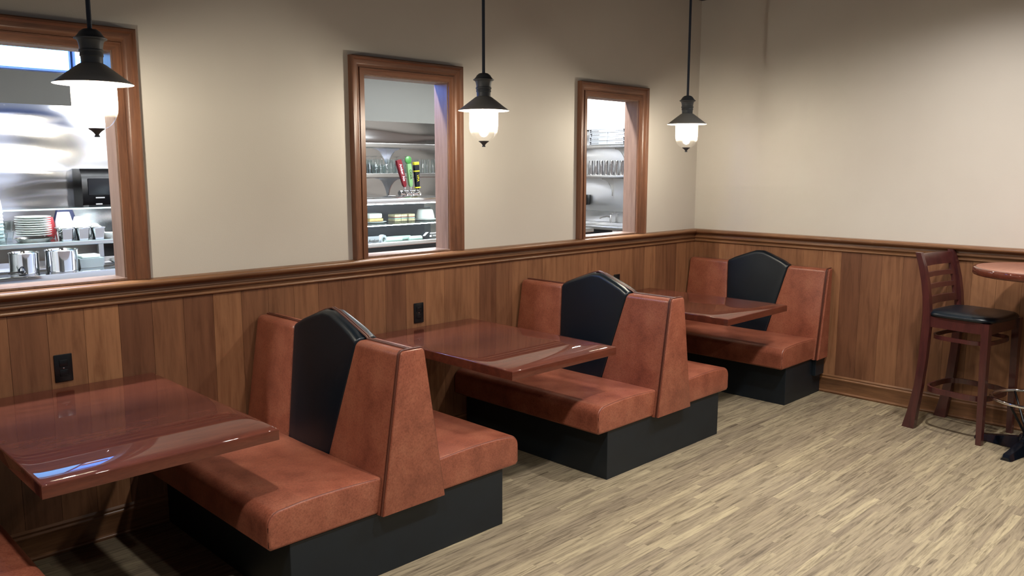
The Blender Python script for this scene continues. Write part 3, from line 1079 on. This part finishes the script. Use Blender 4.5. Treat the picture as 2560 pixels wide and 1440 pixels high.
# --- containers on the counter
def canister(x, y, r, h, label):
    o = link('steel_canister', LT([(0.0, 0.0), (r * 0.93, 0.0), (r * 0.96, 0.004), (r, h), (r * 1.03, h + 0.003), (r * 1.0, h + 0.006), (r * 0.95, h - 0.004), (r * 0.90, 0.01), (0.0, 0.01)], 40), MT['steelpol'], None, 40, (x, y, CZ + 0.001))
    tag(o, label, 'container', 'steel canisters on the counter')
canister(-4.925, 1.02, 0.072, 0.105, 'polished steel canister on the counter, left one of the pair')
canister(-4.745, 1.00, 0.082, 0.110, 'polished steel canister on the counter, right one of the pair')
# flat tray with lid right of them
t_ = thing('steel_pan', 'shallow steel pan with a white cloth right of the canisters', 'pan', (-4.36, 1.00, CZ + 0.001))
link('pan', LT([(0.0, 0), (0.10, 0), (0.13, 0.035), (0.135, 0.036), (0.10, 0.004), (0.0, 0.004)], 32), MT['steel'], t_)
o = link('folded_cloth', BX(-4.635, -4.535, 1.02, 1.10, CZ + 0.055, CZ + 0.075, 0.008, 3), MT['white'])
t2 = thing('plastic_bin', 'grey plastic bin under the counter shelf, right of the canisters', 'bin', (-4.585, 1.065, CZ + 0.001))
bm = bmesh.new()
loft(bm, [[(-0.06, -0.05, 0), (0.06, -0.05, 0), (0.06, 0.05, 0), (-0.06, 0.05, 0)], [(-0.066, -0.056, 0.053), (0.066, -0.056, 0.053), (0.066, 0.056, 0.053), (-0.066, 0.056, 0.053)]])
link('bin_body', bm, MT['greybox'], t2, 30)
tag(o, 'folded white cloth on the grey bin by the right canister', 'cloth')
o = link('ladle', tube(bmesh.new(), [(-5.02, 0.96, CZ + 0.010), (-4.965, 0.955, CZ + 0.014)], 0.006, 8), MT['chrome'])
tag(o, 'small utensil lying at the left canister', 'ladle')
lathe_bm = LT([(0.0, 0), (0.016, 0.006), (0.020, 0.018), (0.012, 0.03), (0.0, 0.032)], 16)
kk = link('ladle_cup', lathe_bm, MT['gloss'], o, 40, (-4.955, 0.955, CZ + 0.003))
# --- things on the counter shelf
SZ = 1.317
for k in range(9):
    rad = 0.090
    o = link('plate', LT([(0.0, 0), (rad * 0.55, 0), (rad * 0.62, 0.003), (rad, 0.011), (rad, 0.0135), (rad * 0.6, 0.006), (0.0, 0.005)], 36), MT['white'], None, 50, (-4.810 + random.uniform(-.003, .003), 1.24, SZ + 0.028 + k * 0.0125))
    tag(o, 'white plate %s in the stack on the counter shelf' % ('lowest' if k == 0 else 'topmost' if k == 8 else ORD[k] + ' from the bottom'), 'plate', 'stack of white plates')
o = link('serving_tray', LT([(0.0, 0), (0.08, 0.0), (0.097, 0.020), (0.099, 0.021), (0.083, 0.005), (0.0, 0.005)], 36), MT['steel'], None, 40, (-4.812, 1.24, SZ))
tag(o, 'steel tray under the stack of white plates', 'tray')
for k, (x, lab) in enumerate(((-4.665, 'left'), (-4.578, 'middle'), (-4.492, 'right'))):
    t_ = thing('food_pan', 'small steel food pan on the counter shelf, %s one of three' % lab, 'pan', (x, 1.20, SZ), 0, 'three steel food pans')
    bm = bmesh.new()
    def rr_(hx_, hy_, z):
        return [(hx_ * c, hy_ * s_, z) for c, s_ in ((-1, -.75), (-.75, -1), (.75, -1), (1, -.75), (1, .75), (.75, 1), (-.75, 1), (-1, .75))]
    loft(bm, [rr_(.030, .055, 0), rr_(.036, .066, .066), rr_(.041, .070, .068), rr_(.041, .070, .071), rr_(.035, .065, .069), rr_(.030, .055, .012)])
    link('pan_body', bm, MT['steelpol'], t_, 40)
    bm = bmesh.new()
    for q in range(7):
        a = q * 0.9
        m4 = Matrix.Translation((0.014 * math.cos(a), 0.03 * math.sin(a * 1.3), 0.068 + 0.006 * (q % 3))) @ Matrix.Diagonal((1, 1, .6, 1))
        bmesh.ops.create_icosphere(bm, subdivisions=2, radius=0.017, matrix=m4)
    fo = link('filling', bm, MT['icing'], t_, 60)
    fo['kind'] = 'stuff'
def packet(x, y, z, sx, sy, sz, rz, m_, label, grp='wrapped packets on the food pans'):
    bm = bmesh.new()
    loft(bm, [[(sx * k * c, sy * k * s_, zz_) for c, s_ in ((-1, -.8), (-.8, -1), (.8, -1), (1, -.8), (1, .8), (.8, 1), (-.8, 1), (-1, .8))] for k, zz_ in ((.75, 0), (1, sz * .3), (1, sz * .65), (.7, sz))])
    o = link('food_packet', bm, m_, None, 70, (x, y, z))
    o.rotation_euler = (0, 0, rz)
    tag(o, label, 'packet', grp)
packet(-4.690, 1.375, SZ + 0.001, .026, .02, .125, .1, MT['redpack'], 'red packet upright behind plates and food pans')
packet(-4.628, 1.315, SZ + 0.001, .040, .026, .155, .1, MT['foam'], 'white packet behind the left food pan')
packet(-4.530, 1.325, SZ + 0.001, .050, .03, .125, -.2, MT['foam'], 'white packet behind the right food pan')
packet(-4.590, 1.425, SZ + 0.001, .06, .02, .175, .3, plain('navy_wrapper', s2l(30, 36, 66), 0.4), 'dark blue packet tallest behind the food pans')
o = link('soup_bowl', LT([(0.0, 0), (0.02, 0), (0.036, 0.020), (0.040, 0.034), (0.037, 0.034), (0.02, 0.006), (0.0, 0.005)], 28), MT['white'], None, 50, (-4.50, 1.115 + 0.045, SZ + 0.0005))
o.location = (-4.436, 1.19, SZ + 0.0005)
tag(o, 'small white bowl at the right end of the counter shelf', 'bowl')
# clear plastic tubs and the tall stack of foam cups at the left edge
for k in range(4):
    x, y = (-4.995, 1.20) if k < 2 else (-4.93, 1.34)
    o = link('plastic_tub', LT([(0.0, 0), (0.038, 0), (0.046, 0.055), (0.049, 0.056), (0.046, 0.058), (0.036, 0.004), (0.0, 0.004)], 28), MT['glass'], None, 40, (x, y, SZ + 0.0005 + (k % 2) * 0.0575))
    tag(o, 'clear plastic tub at the left end of the counter shelf, %s %s' % ('upper' if k % 2 else 'lower', 'in front' if k < 2 else 'behind'), 'tub', 'clear tubs on the counter shelf')
for k in range(10):
    o = link('foam_cup', LT([(0.0, 0.115), (0.026, 0.115), (0.027, 0.113), (0.040, 0.004), (0.043, 0.0), (0.040, -0.002), (0.037, 0.004), (0.024, 0.110), (0.0, 0.110)], 28), MT['foam'], None, 40, (-4.955, 1.42, SZ + 0.003 + k * 0.0195))
    tag(o, 'upturned white foam cup, %s in the tall stack at the left edge' % ('lowest' if k == 0 else 'topmost' if k == 9 else ORD[k] + ' from the bottom'), 'cup', 'stack of foam cups')
# steel hot water tap behind the shelf
t_ = thing('hot_water_tap', 'small chrome tap behind the food pans, right end of the left opening', 'tap', (-4.10, 1.50, CZ + 0.0005))
link('stem', LT([(0.0, 0), (0.022, 0), (0.022, 0.008), (0.010, 0.012), (0.010, 0.25), (0.016, 0.255), (0.016, 0.275), (0.0, 0.280)], 20), MT['chrome'], t_)
link('spout', tube(bmesh.new(), [(0, 0, 0.22), (0, -0.03, 0.235), (0, -0.06, 0.225), (0, -0.068, 0.195)], 0.007, 8), MT['chrome'], t_)
# towel dispenser on the steel wall
t_ = thing('towel_dispenser', 'black paper towel dispenser on the steel wall, left opening', 'dispenser', (-3.735, KY - 0.0125, 1.40))
bm = bmesh.new()
loft(bm, [[(-.14, y1 * 1.0, z) for z in ()] or [(-.14, 0, z0_), (.14, 0, z0_), (.13, d_, z0_), (-.13, d_, z0_)] for z0_, d_ in ((0, -.17), (.05, -.19), (.25, -.19), (.32, -.15))])
link('housing', bm, MT['outlet'], t_, 30)
link('window_panel', BX(-.085, .085, -.196, -.1905, .10, .24, .002, 1), MT['gloss'], t_)
link('name_strip', BX(-.03, .04, -.1955, -.1905, .075, .085), MT['foam'], t_, 0)
link('latch', BX(-.03, .02, -.190, -.183, .022, .032), MT['foam'], t_, 0)

# --- display case in the middle opening
t_ = thing('display_case', 'lit glass display case with dark base, middle opening', 'display case', (0, 0, 0))
x0, x1, yf, yb = -2.98, -1.90, 0.90, 1.36
link('base_cabinet', BX(x0, x1, yf + 0.02, yb, 0.0, 1.160), MT['gloss'], t_, 0)
link('lower_rail', BX(x0, x1, yf - 0.004, yf + 0.03, 1.163, 1.196, 0.008, 3), MT['steel'], t_)
link('kick_rail', BX(x0, x1, yf, yf + 0.02, 1.118, 1.124, 0.002, 1), MT['steel'], t_)
link('deck', BX(x0 + 0.02, x1 - 0.02, yf + 0.03, yb - 0.02, 1.1605, 1.172), MT['gloss'], t_, 0)
bm = bmesh.new()
box(bm, x0, x1, yf - 0.002, yb, 1.487, 1.512, 0.006, 2)
box(bm, x0, x1, yf + 0.004, yf + 0.03, 1.474, 1.4865, 0.003, 1)
link('top_rail', bm, MT['steelpol'], t_)
bm = bmesh.new()
rings = []
for k in range(9):
    a = k / 8
    z = 1.197 + (1.474 - 1.197) * a
    y = yf + 0.002 + 0.012 * a * a - 0.010 * math.sin(PI * a)
    rings.append([(x0 + 0.012, y, z), (x1 - 0.012, y, z), (x1 - 0.012, y + 0.006, z), (x0 + 0.012, y + 0.006, z)])
loft(bm, rings)
link('front_glass', bm, MT['glass'], t_)
for x in (x0 + 0.004, x1 - 0.012):
    link('side_glass', BX(x, x + 0.008, yf + 0.03, yb, 1.173, 1.486), MT['glass'], t_, 0)
link('rear_panel', BX(x0 + 0.0125, x1 - 0.0125, yb - 0.015, yb - 0.005, 1.173, 1.486), plain('dark_mirror', s2l(30, 42, 56), 0.15, 0.3), t_, 0)
link('glass_board', BX(x0 + 0.013, x1 - 0.013, yf + 0.06, yb - 0.02, 1.317, 1.323), MT['pane'], t_, 0)
for (z, y) in ((1.470, yf + 0.06), (1.3125, yf + 0.085)):
    link('light_tube', tube(bmesh.new(), [(x0 + 0.05, y, z), (x1 - 0.05, y, z)], 0.0035, 8), MT['casetube'], t_)
text_obj('maker_mark', 'structural', 0.0150, Matrix.Translation((-2.197, yf - 0.011, 1.243)) @ FACE_Y, MT['foam'], t_)
bm = bmesh.new()
for k in range(3):
    tube(bm, [(-2.292 + k * 0.008, yf - 0.011, 1.225), (-2.276 + k * 0.009, yf - 0.011, 1.240), (-2.262 + k * 0.010, yf - 0.011, 1.250)], 0.0022, 6)
link('maker_emblem', bm, MT['foam'], t_)
link('rating_mark', BX(-2.228, -2.211, yf - 0.0115, yf - 0.010, 1.214, 1.228), MT['foam'], t_, 0)
text_obj('maker_line', 'concepts', 0.010, Matrix.Translation((-2.180, yf - 0.011, 1.224)) @ FACE_Y, MT['foam'], t_)
# sign card
o = link('sign_card', BX(-0.050, 0.050, -0.002, 0.002, 0, 0.068), MT['whitepaper'], None, 0, (-2.695, 0.955, 1.1725))
tag(o, 'white card with script lettering at the left in the case', 'card')
tx = text_obj('lettering', 'Avalon', 0.033, Matrix.Translation((0.0, -0.003, 0.036)) @ FACE_Y @ Matrix.Shear('XZ', 4, (0.0, 0.0)), MT['ink'], o)
# food in the case
GZ = 1.3235
def plate_(x, y, z, r, label, grp='plates in the display case'):
    o = link('cake_plate', LT([(0.0, 0), (r * .6, 0), (r, 0.007), (r, 0.010), (r * .6, 0.004), (0.0, 0.004)], 36), MT['white'], None, 50, (x, y, z))
    tag(o, label, 'plate', grp)
plate_(-2.545, 1.16, GZ, 0.095, 'white plate under the cake at the left of the case')
t2 = thing('cake', 'iced sheet cake at the left of the case', 'cake', (-2.555, 1.16, GZ + 0.0105))
link('sponge', BX(-0.062, 0.062, -0.05, 0.05, 0, 0.022, 0.003, 1), MT['cake'], t2)
link('icing', BX(-0.058, 0.058, -0.047, 0.047, 0.0225, 0.060, 0.010, 3), MT['icing'], t2)
plate_(-2.052, 1.16, GZ, 0.098, 'white plate under the domed cake at the right of the case')
t2 = thing('cake', 'white domed cake at the right of the case', 'cake', (-2.052, 1.16, GZ + 0.0105))
link('icing', LT([(0.0, 0), (0.074, 0), (0.072, 0.02), (0.062, 0.066), (0.054, 0.074), (0.0, 0.076)], 36), MT['icing'], t2)
link('topping', LT([(0.0, 0.076), (0.022, 0.077), (0.016, 0.082), (0.0, 0.083)], 16), MT['ink'], t2)
for k in range(3):
    t2 = thing('sandwich', 'wrapped sandwich in the middle of the case, %s' % ('left one', 'middle one', 'right one')[k], 'sandwich', (-2.345 + 0.068 * k, 1.17 + 0.012 * (k % 2), GZ + 0.0005), 0, 'sandwiches in the display case')
    for z0_, z1_, m_ in ((0, .018, 'bread'), (.0185, .028, 'lettuce'), (.0285, .034, 'redpack'), (.0345, .054, 'bread')):
        link('bread_slice' if m_ == 'bread' else 'filling', BX(-.029, .029, -.045, .045, z0_, z1_, .003, 1), MT[m_], t2)
for k, (xa, ya, ln, ang) in enumerate(((-2.50, 1.00, .09, .0), (-2.40, 1.075, .14, 0), (-2.28, 1.00, .06, 0))):
    o = link('wrapped_roll', tube(bmesh.new(), [(-ln, 0, 0.024), (-ln * .9, 0, 0.024), (0, 0, 0.024), (ln * .9, 0, 0.024), (ln, 0, 0.024)], [.012, .022, .0235, .022, .012], 14), MT['lettuce'], None, 60, (xa, ya, 1.173))
    o.rotation_euler = (0, 0, ang)
    tag(o, 'pale wrapped roll on the dark deck of the case, %s one' % ('left', 'rear', 'right')[k], 'roll', 'wrapped rolls in the display case')
for k, (xa, ln) in enumerate(((-2.575, .075), (-2.40, .06))):
    o = link('price_tag', BX(-ln, ln, -0.002, 0.002, 0, 0.022), MT['whitepaper'], None, 0, (xa, 0.938, 1.197 - 0.0245))
    tag(o, 'white price strip at the bottom of the case, %s one' % ('left', 'right')[k], 'price tag', 'price strips in the display case')
o = link('tape_roll', LT([(0.018, 0), (0.036, 0), (0.036, 0.03), (0.018, 0.03), (0.018, 0)], 30, cap=False), MT['whitepaper'], None, 40, (-2.60, 1.0, 1.173 + 0.0365))
o.rotation_euler = (PI / 2, 0, 0.3)
tag(o, 'white paper roll standing beside the script card in the case', 'roll')
# back counter that carries the tap tower and the spray bottle
t_ = thing('rear_counter', 'steel counter behind the display case', 'counter', (0, 0, 0))
link('worktop', BX(-2.3, 0.6, 1.62, 2.25, 1.06, 1.10, 0.004, 1), MT['steel'], t_)
link('cabinet', BX(-2.28, 0.58, 1.65, 2.22, 0, 1.0595), MT['gloss'], t_, 0)
# beer taps
t_ = thing('beer_tap_tower', 'chrome beer tower with three coloured tap handles behind the case', 'beer tap', (-1.72, 1.85, 1.101))
link('column', LT([(0.0, 0), (0.045, 0), (0.045, 0.01), (0.032, 0.016), (0.030, 0.36), (0.034, 0.372), (0.030, 0.384), (0.0, 0.386)], 24, (-0.02, 0, 0)), MT['chrome'], t_)
link('manifold', tube(bmesh.new(), [(-0.06, 0, 0.41), (0.14, 0, 0.41)], 0.024, 14), MT['chrome'], t_)
def faucet_bm(x):
    bm = bmesh.new()
    lathe(bm, [(0.0, 0.0), (0.014, 0.0), (0.014, 0.014), (0.008, 0.020), (0.008, 0.045), (0.0, 0.045)], 14, (x, -0.045, 0.425))
    tube(bm, [(x, 0, 0.41), (x, -0.045, 0.425), (x, -0.075, 0.405), (x, -0.088, 0.365)], [0.014, 0.016, 0.010, 0.008], 10)
    return bm
for x in (-0.035, 0.03, 0.105):
    link('faucet', faucet_bm(x), MT['chrome'], t_)
def paddle(x, tilt, w0, w1, h, m_, z0=0.465):
    bm = bmesh.new()
    loft(bm, [[(-w, -d, z), (w, -d, z), (w, d, z), (-w, d, z)] for z, w, d in ((0, w0 * .55, .008), (.02, w0, .012), (h * .85, w1, .014), (h, w1 * .9, .012))])
    bmesh.ops.rotate(bm, verts=bm.verts, cent=(0, 0, 0), matrix=Matrix.Rotation(tilt, 3, 'Y'))
    bmesh.ops.translate(bm, verts=bm.verts, vec=(x, -0.045, z0))
    return link('tap_handle', bm, m_, t_, 30)
def on_paddle(x, tilt, along, size, body, m_, par, z0=0.465, nm='lettering', vertical=True):
    mw = Matrix.Translation((x, -0.045, z0)) @ Matrix.Rotation(tilt, 4, 'Y') @ Matrix.Translation((0, -0.0165, along)) @ FACE_Y
    if vertical:
        mw = mw @ Matrix.Rotation(-PI / 2, 4, 'Z')
    text_obj(nm, body, size, mw, m_, par)
p = paddle(-0.035, math.radians(-16), .017, .026, .24, MT['red'])
p['label'] = 'red tap handle'
on_paddle(-0.035, math.radians(-16), .13, .034, 'Amber Ale', MT['foam'], p)
p = paddle(0.03, math.radians(-6), .018, .022, .20, MT['green'])
p['label'] = 'pale green tap handle'
on_paddle(0.03, math.radians(-6), .11, .030, 'CIDER', MT['ink'], p)
bm = LT([(0.0, -.014), (.02, -.014), (.033, -.006), (.033, .006), (.02, .014), (0.0, .014)], 28)
bmesh.ops.rotate(bm, verts=bm.verts, cent=(0, 0, 0), matrix=Matrix.Rotation(PI / 2, 3, 'X'))
bmesh.ops.translate(bm, verts=bm.verts, vec=(0.03 - 0.024, -0.045, 0.465 + 0.232))
link('emblem', bm, MT['lime'], p)
p = paddle(0.105, math.radians(-4), .018, .024, .235, MT['gloss'], 0.44)
p['label'] = 'black and yellow tap handle'
on_paddle(0.105, math.radians(-4), .10, .034, 'VPA', MT['yellow'], p, 0.44)
for z, hh in ((.012, .012), (.155, .012), (.215, .026)):
    bm = BX(-.026, .026, -.0165, .0165, z, z + hh, .003, 1)
    bmesh.ops.rotate(bm, verts=bm.verts, cent=(0, 0, 0), matrix=Matrix.Rotation(math.radians(-4), 3, 'Y'))
    bmesh.ops.translate(bm, verts=bm.verts, vec=(0.105, -0.045, 0.44))
    link('band', bm, MT['yellow'], p)
# spray bottle
t_ = thing('spray_bottle', 'spray bottle with yellow and white trigger left of the tap handles', 'spray bottle', (-1.86, 1.85, 1.101))
link('bottle', LT([(0.0, 0), (0.040, 0), (0.042, 0.01), (0.042, 0.19), (0.034, 0.24), (0.016, 0.285), (0.014, 0.31), (0.0, 0.31)], 28), MT['foam'], t_)
bm = bmesh.new()
loft(bm, [[(-x - 0.005, -.013, z), (x, -.013, z), (x, .013, z), (-x - 0.005, .013, z)] for z, x in ((.31, .016), (.35, .018), (.375, .034), (.392, .030))])
link('trigger_head', bm, MT['foam'], t_, 40)
bm = bmesh.new()
tube(bm, [(-.03, 0, .375), (-.052, 0, .37), (-.060, 0, .345), (-.058, 0, .318)], [.012, .012, .007, .005], 8)
link('trigger', bm, MT['yellow'], t_)
link('collar', LT([(0.0, .300), (.017, .300), (.017, .318), (0.0, .318)], 20), MT['yellow'], t_)
o = link('card_reader', BX(-.045, .045, -.03, .03, 0, .28, .01, 2), MT['base'], None, 35, (-1.42, 1.95, 1.101))
tag(o, 'dark box on the rear counter, right of the tap handles', 'box')

# --- wall shelves, middle opening (long wall) and right opening (end wall)
def bracket(bm, horiz, up_h):
    pts = [(0, 0), (0, -up_h)]
    n = 8
    for k in range(n + 1):
        a = PI / 2 * k / n
        pts.append((-horiz * (1 - math.cos(a)) - 0.0, -up_h + up_h * math.sin(a)))
    return pts
def wall_shelf(axis, a0, a1, z, label, brs):
    t_ = thing('wall_shelf', label, 'shelf', (0, 0, 0), 0, 'steel wall shelves')
    th, d = 0.048, 0.285
    wall = (KY - 0.0125) if axis == 'x' else 2.92 - 0.0125
    if axis == 'x':
        bm = BX(a0, a1, wall - d, wall, z - th, z, 0.006, 2)
    else:
        bm = BX(wall - d, wall, a0, a1, z - th, z, 0.006, 2)
    link('board', bm, MT['steel'], t_)
    for p_ in brs:
        bm = bmesh.new()
        pts = [(0, 0), (0, -0.24), (-0.012, -0.24)]
        for k in range(0, 9):
            a = PI / 2 * k / 8
            pts.append((-0.012 - 0.22 * (1 - math.cos(a)), -0.24 + 0.225 * math.sin(a)))
        pts.append((-0.24, 0))
        for s in (0,):
            if axis == 'x':
                r0 = [(p_ - 0.004, wall + u, z - th - 0.0005 + v_) for u, v_ in pts]
                r1 = [(p_ + 0.004, wall + u, z - th - 0.0005 + v_) for u, v_ in pts]
            else:
                r0 = [(wall + u, p_ - 0.004, z - th - 0.0005 + v_) for u, v_ in pts]
                r1 = [(wall + u, p_ + 0.004, z - th - 0.0005 + v_) for u, v_ in pts]
            loft(bm, [r0, r1])
        link('bracket', bm, MT['steel'], t_, 20)
    return t_
wall_shelf('x', -1.45, 0.55, 1.990, 'empty upper steel shelf on the long wall, middle opening', (-0.63, 0.30))
wall_shelf('x', -1.45, 0.55, 1.672, 'lower steel shelf with glasses on the long wall, middle opening', (-0.63, 0.30))
wall_shelf('y', 2.10, 3.70, 2.036, 'upper steel shelf with pizza boxes, right opening', (2.99, 2.25))
wall_shelf('y', 2.10, 3.70, 1.640, 'lower steel shelf with steel tumblers, right opening', (3.205, 2.25))
# glasses on the lower shelf (upside down)
gx = [-1.10, -1.03, -0.96, -0.89, -0.82, -0.75, -0.68, -0.40, -0.325, -0.25, -0.175]
for k, x in enumerate(gx):
    h = 0.150 if k < 7 else 0.155
    o = link('drinking_glass', LT([(0.0, h), (0.024, h), (0.026, h - 0.004), (0.036, 0.002), (0.034, 0.0), (0.032, 0.004), (0.022, h - 0.012), (0.0, h - 0.012)], 24), MT['glass'], None, 40, (x, 3.345 + 0.012 * (k % 2), 1.6725))
    tag(o, 'upturned clear glass, %s from the left on the shelf of the middle opening' % ORD[k], 'glass', 'glasses on the wall shelf')
for k, x in enumerate((-1.06, -0.97, -0.88, -0.79)):
    o = link('tumbler_glass', LT([(0.0, 0), (0.030, 0), (0.034, 0.07), (0.036, 0.085), (0.034, 0.085), (0.031, 0.07), (0.027, 0.006), (0.0, 0.006)], 24), MT['glass'], None, 40, (x, 3.43, 1.6725))
    tag(o, 'short clear tumbler in the rear row of glasses, %s from the left' % ORD[k], 'glass', 'short tumblers on the wall shelf')
for k, x in enumerate((-0.845, -0.765, -0.43)):
    o = link('wine_glass', LT([(0.0, 0.185), (0.034, 0.185), (0.034, 0.183), (0.006, 0.178), (0.004, 0.170), (0.004, 0.110), (0.012, 0.100), (0.032, 0.075), (0.038, 0.045), (0.033, 0.0), (0.031, 0.0), (0.036, 0.045), (0.030, 0.073), (0.0, 0.096)], 24), MT['glass'], None, 40, (x, 3.50, 1.6725))
    tag(o, 'upturned stemmed wine glass at the back of the glass shelf, %s from the left' % ORD[k], 'glass', 'wine glasses on the wall shelf')
# steel tumblers, right opening
k = 0
y = 3.40
while y > 2.62:
    o = link('steel_tumbler', LT([(0.0, 0.185), (0.026, 0.185), (0.028, 0.182), (0.040, 0.004), (0.042, 0.0), (0.038, 0.0), (0.025, 0.178), (0.0, 0.178)], 28), MT['steelpol'], None, 40, (2.672, y, 1.6405))
    tag(o, 'upturned steel tumbler, %s from the left on the shelf of the right opening' % ORD[k], 'tumbler', 'steel tumblers on the wall shelf')
    y -= 0.087
    k += 1
# pizza boxes
for s, (ya_, yb_) in enumerate(((3.098, 3.405), (2.782, 3.090))):
    for k in range(4):
        sh = (0.004, 0.0, -0.006, 0.003)[k]
        t_ = thing('pizza_box', 'white pizza box, %s of the %s stack' % (('lowest', 'second from the bottom', 'third from the bottom', 'topmost')[k], ('left', 'right')[s]), 'box', (2.624 + abs(sh), (ya_ + yb_) / 2 + sh, 2.0365 + k * 0.0525), 0, 'pizza boxes on the upper shelf')
        hw = (yb_ - ya_) / 2
        link('carton', BX(0, 0.26, -hw, hw, 0, 0.050, 0.002, 1), MT['whitepaper'], t_)
        link('lid_edge', BX(-0.002, 0.0, -hw * .98, hw * .98, 0.040, 0.0495), MT['whitepaper'], t_, 0)
        sg = 1 if s == 0 else -1
        text_obj('lettering', 'your favorite place', 0.017, Matrix.Translation((-0.0015, sg * 0.045, 0.022)) @ FACE_X, MT['greyink'], t_)
        bm = bmesh.new()
        lathe(bm, [(0.0, 0), (0.016, 0.0), (0.013, -0.010), (0.007, -0.014), (0.0, -0.015)], 16, (0, 0, 0.039))
        bmesh.ops.scale(bm, verts=bm.verts, vec=(0.1, 1, 1))
        bmesh.ops.translate(bm, verts=bm.verts, vec=(-0.0025, sg * 0.122, 0))
        link('round_mark', bm, MT['ink'], t_)
        bm = bmesh.new()
        bmesh.ops.create_icosphere(bm, subdivisions=2, radius=0.010, matrix=Matrix.Translation((-0.0012, sg * 0.120, 0.013)) @ Matrix.Diagonal((0.1, .9, 1, 1)))
        link('round_mark', bm, MT['ink'], t_)
# bright lit panel above the boxes
t_ = thing('light_box', 'glowing white panel above the pizza boxes, right opening', 'light', (0, 0, 0))
link('housing', BX(2.86, 2.9195, 2.30, 3.715, 2.245, 2.93, 0.004, 1), MT['white'], t_)
link('diffuser', BX(2.855, 2.8595, 2.32, 3.71, 2.255, 2.92), MT['lightbox'], t_, 0)
# sink counter
t_ = thing('sink_counter', 'steel sink counter low in the right opening', 'counter', (0, 0, 0))
bm = bmesh.new()
box(bm, 2.25, 2.45, 1.9, 3.70, 0.945, 0.995, 0.004, 2)
box(bm, 2.80, 2.905, 1.9, 3.70, 0.945, 0.995, 0.004, 2)
box(bm, 2.4505, 2.7995, 1.9, 2.72, 0.945, 0.995, 0.003, 1)
box(bm, 2.4505, 2.7995, 3.30, 3.70, 0.945, 0.995, 0.003, 1)
link('worktop', bm, MT['steel'], t_)
link('splashback', BX(2.885, 2.905, 1.9, 3.70, 0.9955, 1.145, 0.003, 1), MT['steel'], t_)
bm = bmesh.new()
loft(bm, [[(2.452, 2.722, 0.99), (2.798, 2.722, 0.99), (2.798, 3.298, 0.99), (2.452, 3.298, 0.99)], [(2.48, 2.75, 0.75), (2.77, 2.75, 0.75), (2.77, 3.27, 0.75), (2.48, 3.27, 0.75)]], caps=False)
bm.faces.new([bm.verts.new(p_) for p_ in ((2.48, 2.75, 0.75), (2.77, 2.75, 0.75), (2.77, 3.27, 0.75), (2.48, 3.27, 0.75))])
link('basin', bm, MT['steel'], t_, 20)
link('cabinet', BX(2.30, 2.90, 2.72, 3.70, 0.0, 0.745), MT['gloss'], t_, 0)
link('front_panel', BX(2.29, 2.298, 2.72, 3.70, 0.745, 0.944), MT['gloss'], t_, 0)
dr = link('drawer', BX(2.27, 2.88, 2.0, 2.70, 0.72, 0.944, 0.003, 1), MT['white'], t_)
link('handle', BX(2.255, 2.2695, 2.1, 2.62, 0.88, 0.892, 0.002, 1), MT['steel'], dr)
t_ = thing('faucet', 'chrome faucet with lever standing at the sink, right opening', 'faucet', (2.82, 3.165, 0.9955))
link('body', LT([(0.0, 0), (0.024, 0), (0.024, 0.008), (0.016, 0.014), (0.016, 0.095), (0.012, 0.105), (0.0, 0.106)], 20), MT['chrome'], t_)
link('spout', tube(bmesh.new(), [(0, 0.0, 0.075), (-0.05, 0.03, 0.085), (-0.10, 0.07, 0.075), (-0.125, 0.09, 0.055)], [.011, .010, .009, .009], 10), MT['chrome'], t_)
link('lever', tube(bmesh.new(), [(0, 0, 0.106), (0.0, -0.012, 0.118), (-0.012, -0.045, 0.124)], [.010, .008, .006], 8), MT['chrome'], t_)
o = link('soap_dispenser', BX(-.04, .04, -.05, .05, 0, .14, .01, 2), MT['outlet'], None, 35, (2.92 - 0.0545, 3.655, 1.22))
tag(o, 'black wall dispenser above the sink, cut by the frame edge', 'dispenser')
for o in list(COL.objects):          # the fittings of the kitchen's end wall stand against it
    lb = o.get('label', '')
    if o.parent is None and ('right opening' in lb or 'pizza box' in lb or 'cut by the frame edge' in lb):
        o.location.x -= 0.15
        o.location.y -= 0.126
# strip light hanging over the counter aisle
t_ = thing('strip_light', 'thin lit strip light behind the nearest lamp, left opening', 'light', (0, 0, 0))
link('tube', tube(bmesh.new(), [(-4.375, 2.0, 2.085), (-3.10, 2.0, 2.085)], 0.011, 10), MT['striplight'], t_)
link('housing', BX(-4.33, -3.09, 1.985, 2.015, 2.097, 2.12, 0.003, 1), MT['white'], t_)
for x in (-4.2, -3.2):
    link('hanger', tube(bmesh.new(), [(x, 2.0, 2.121), (x, 2.0, 2.949)], 0.004, 6), MT['chrome'], t_)
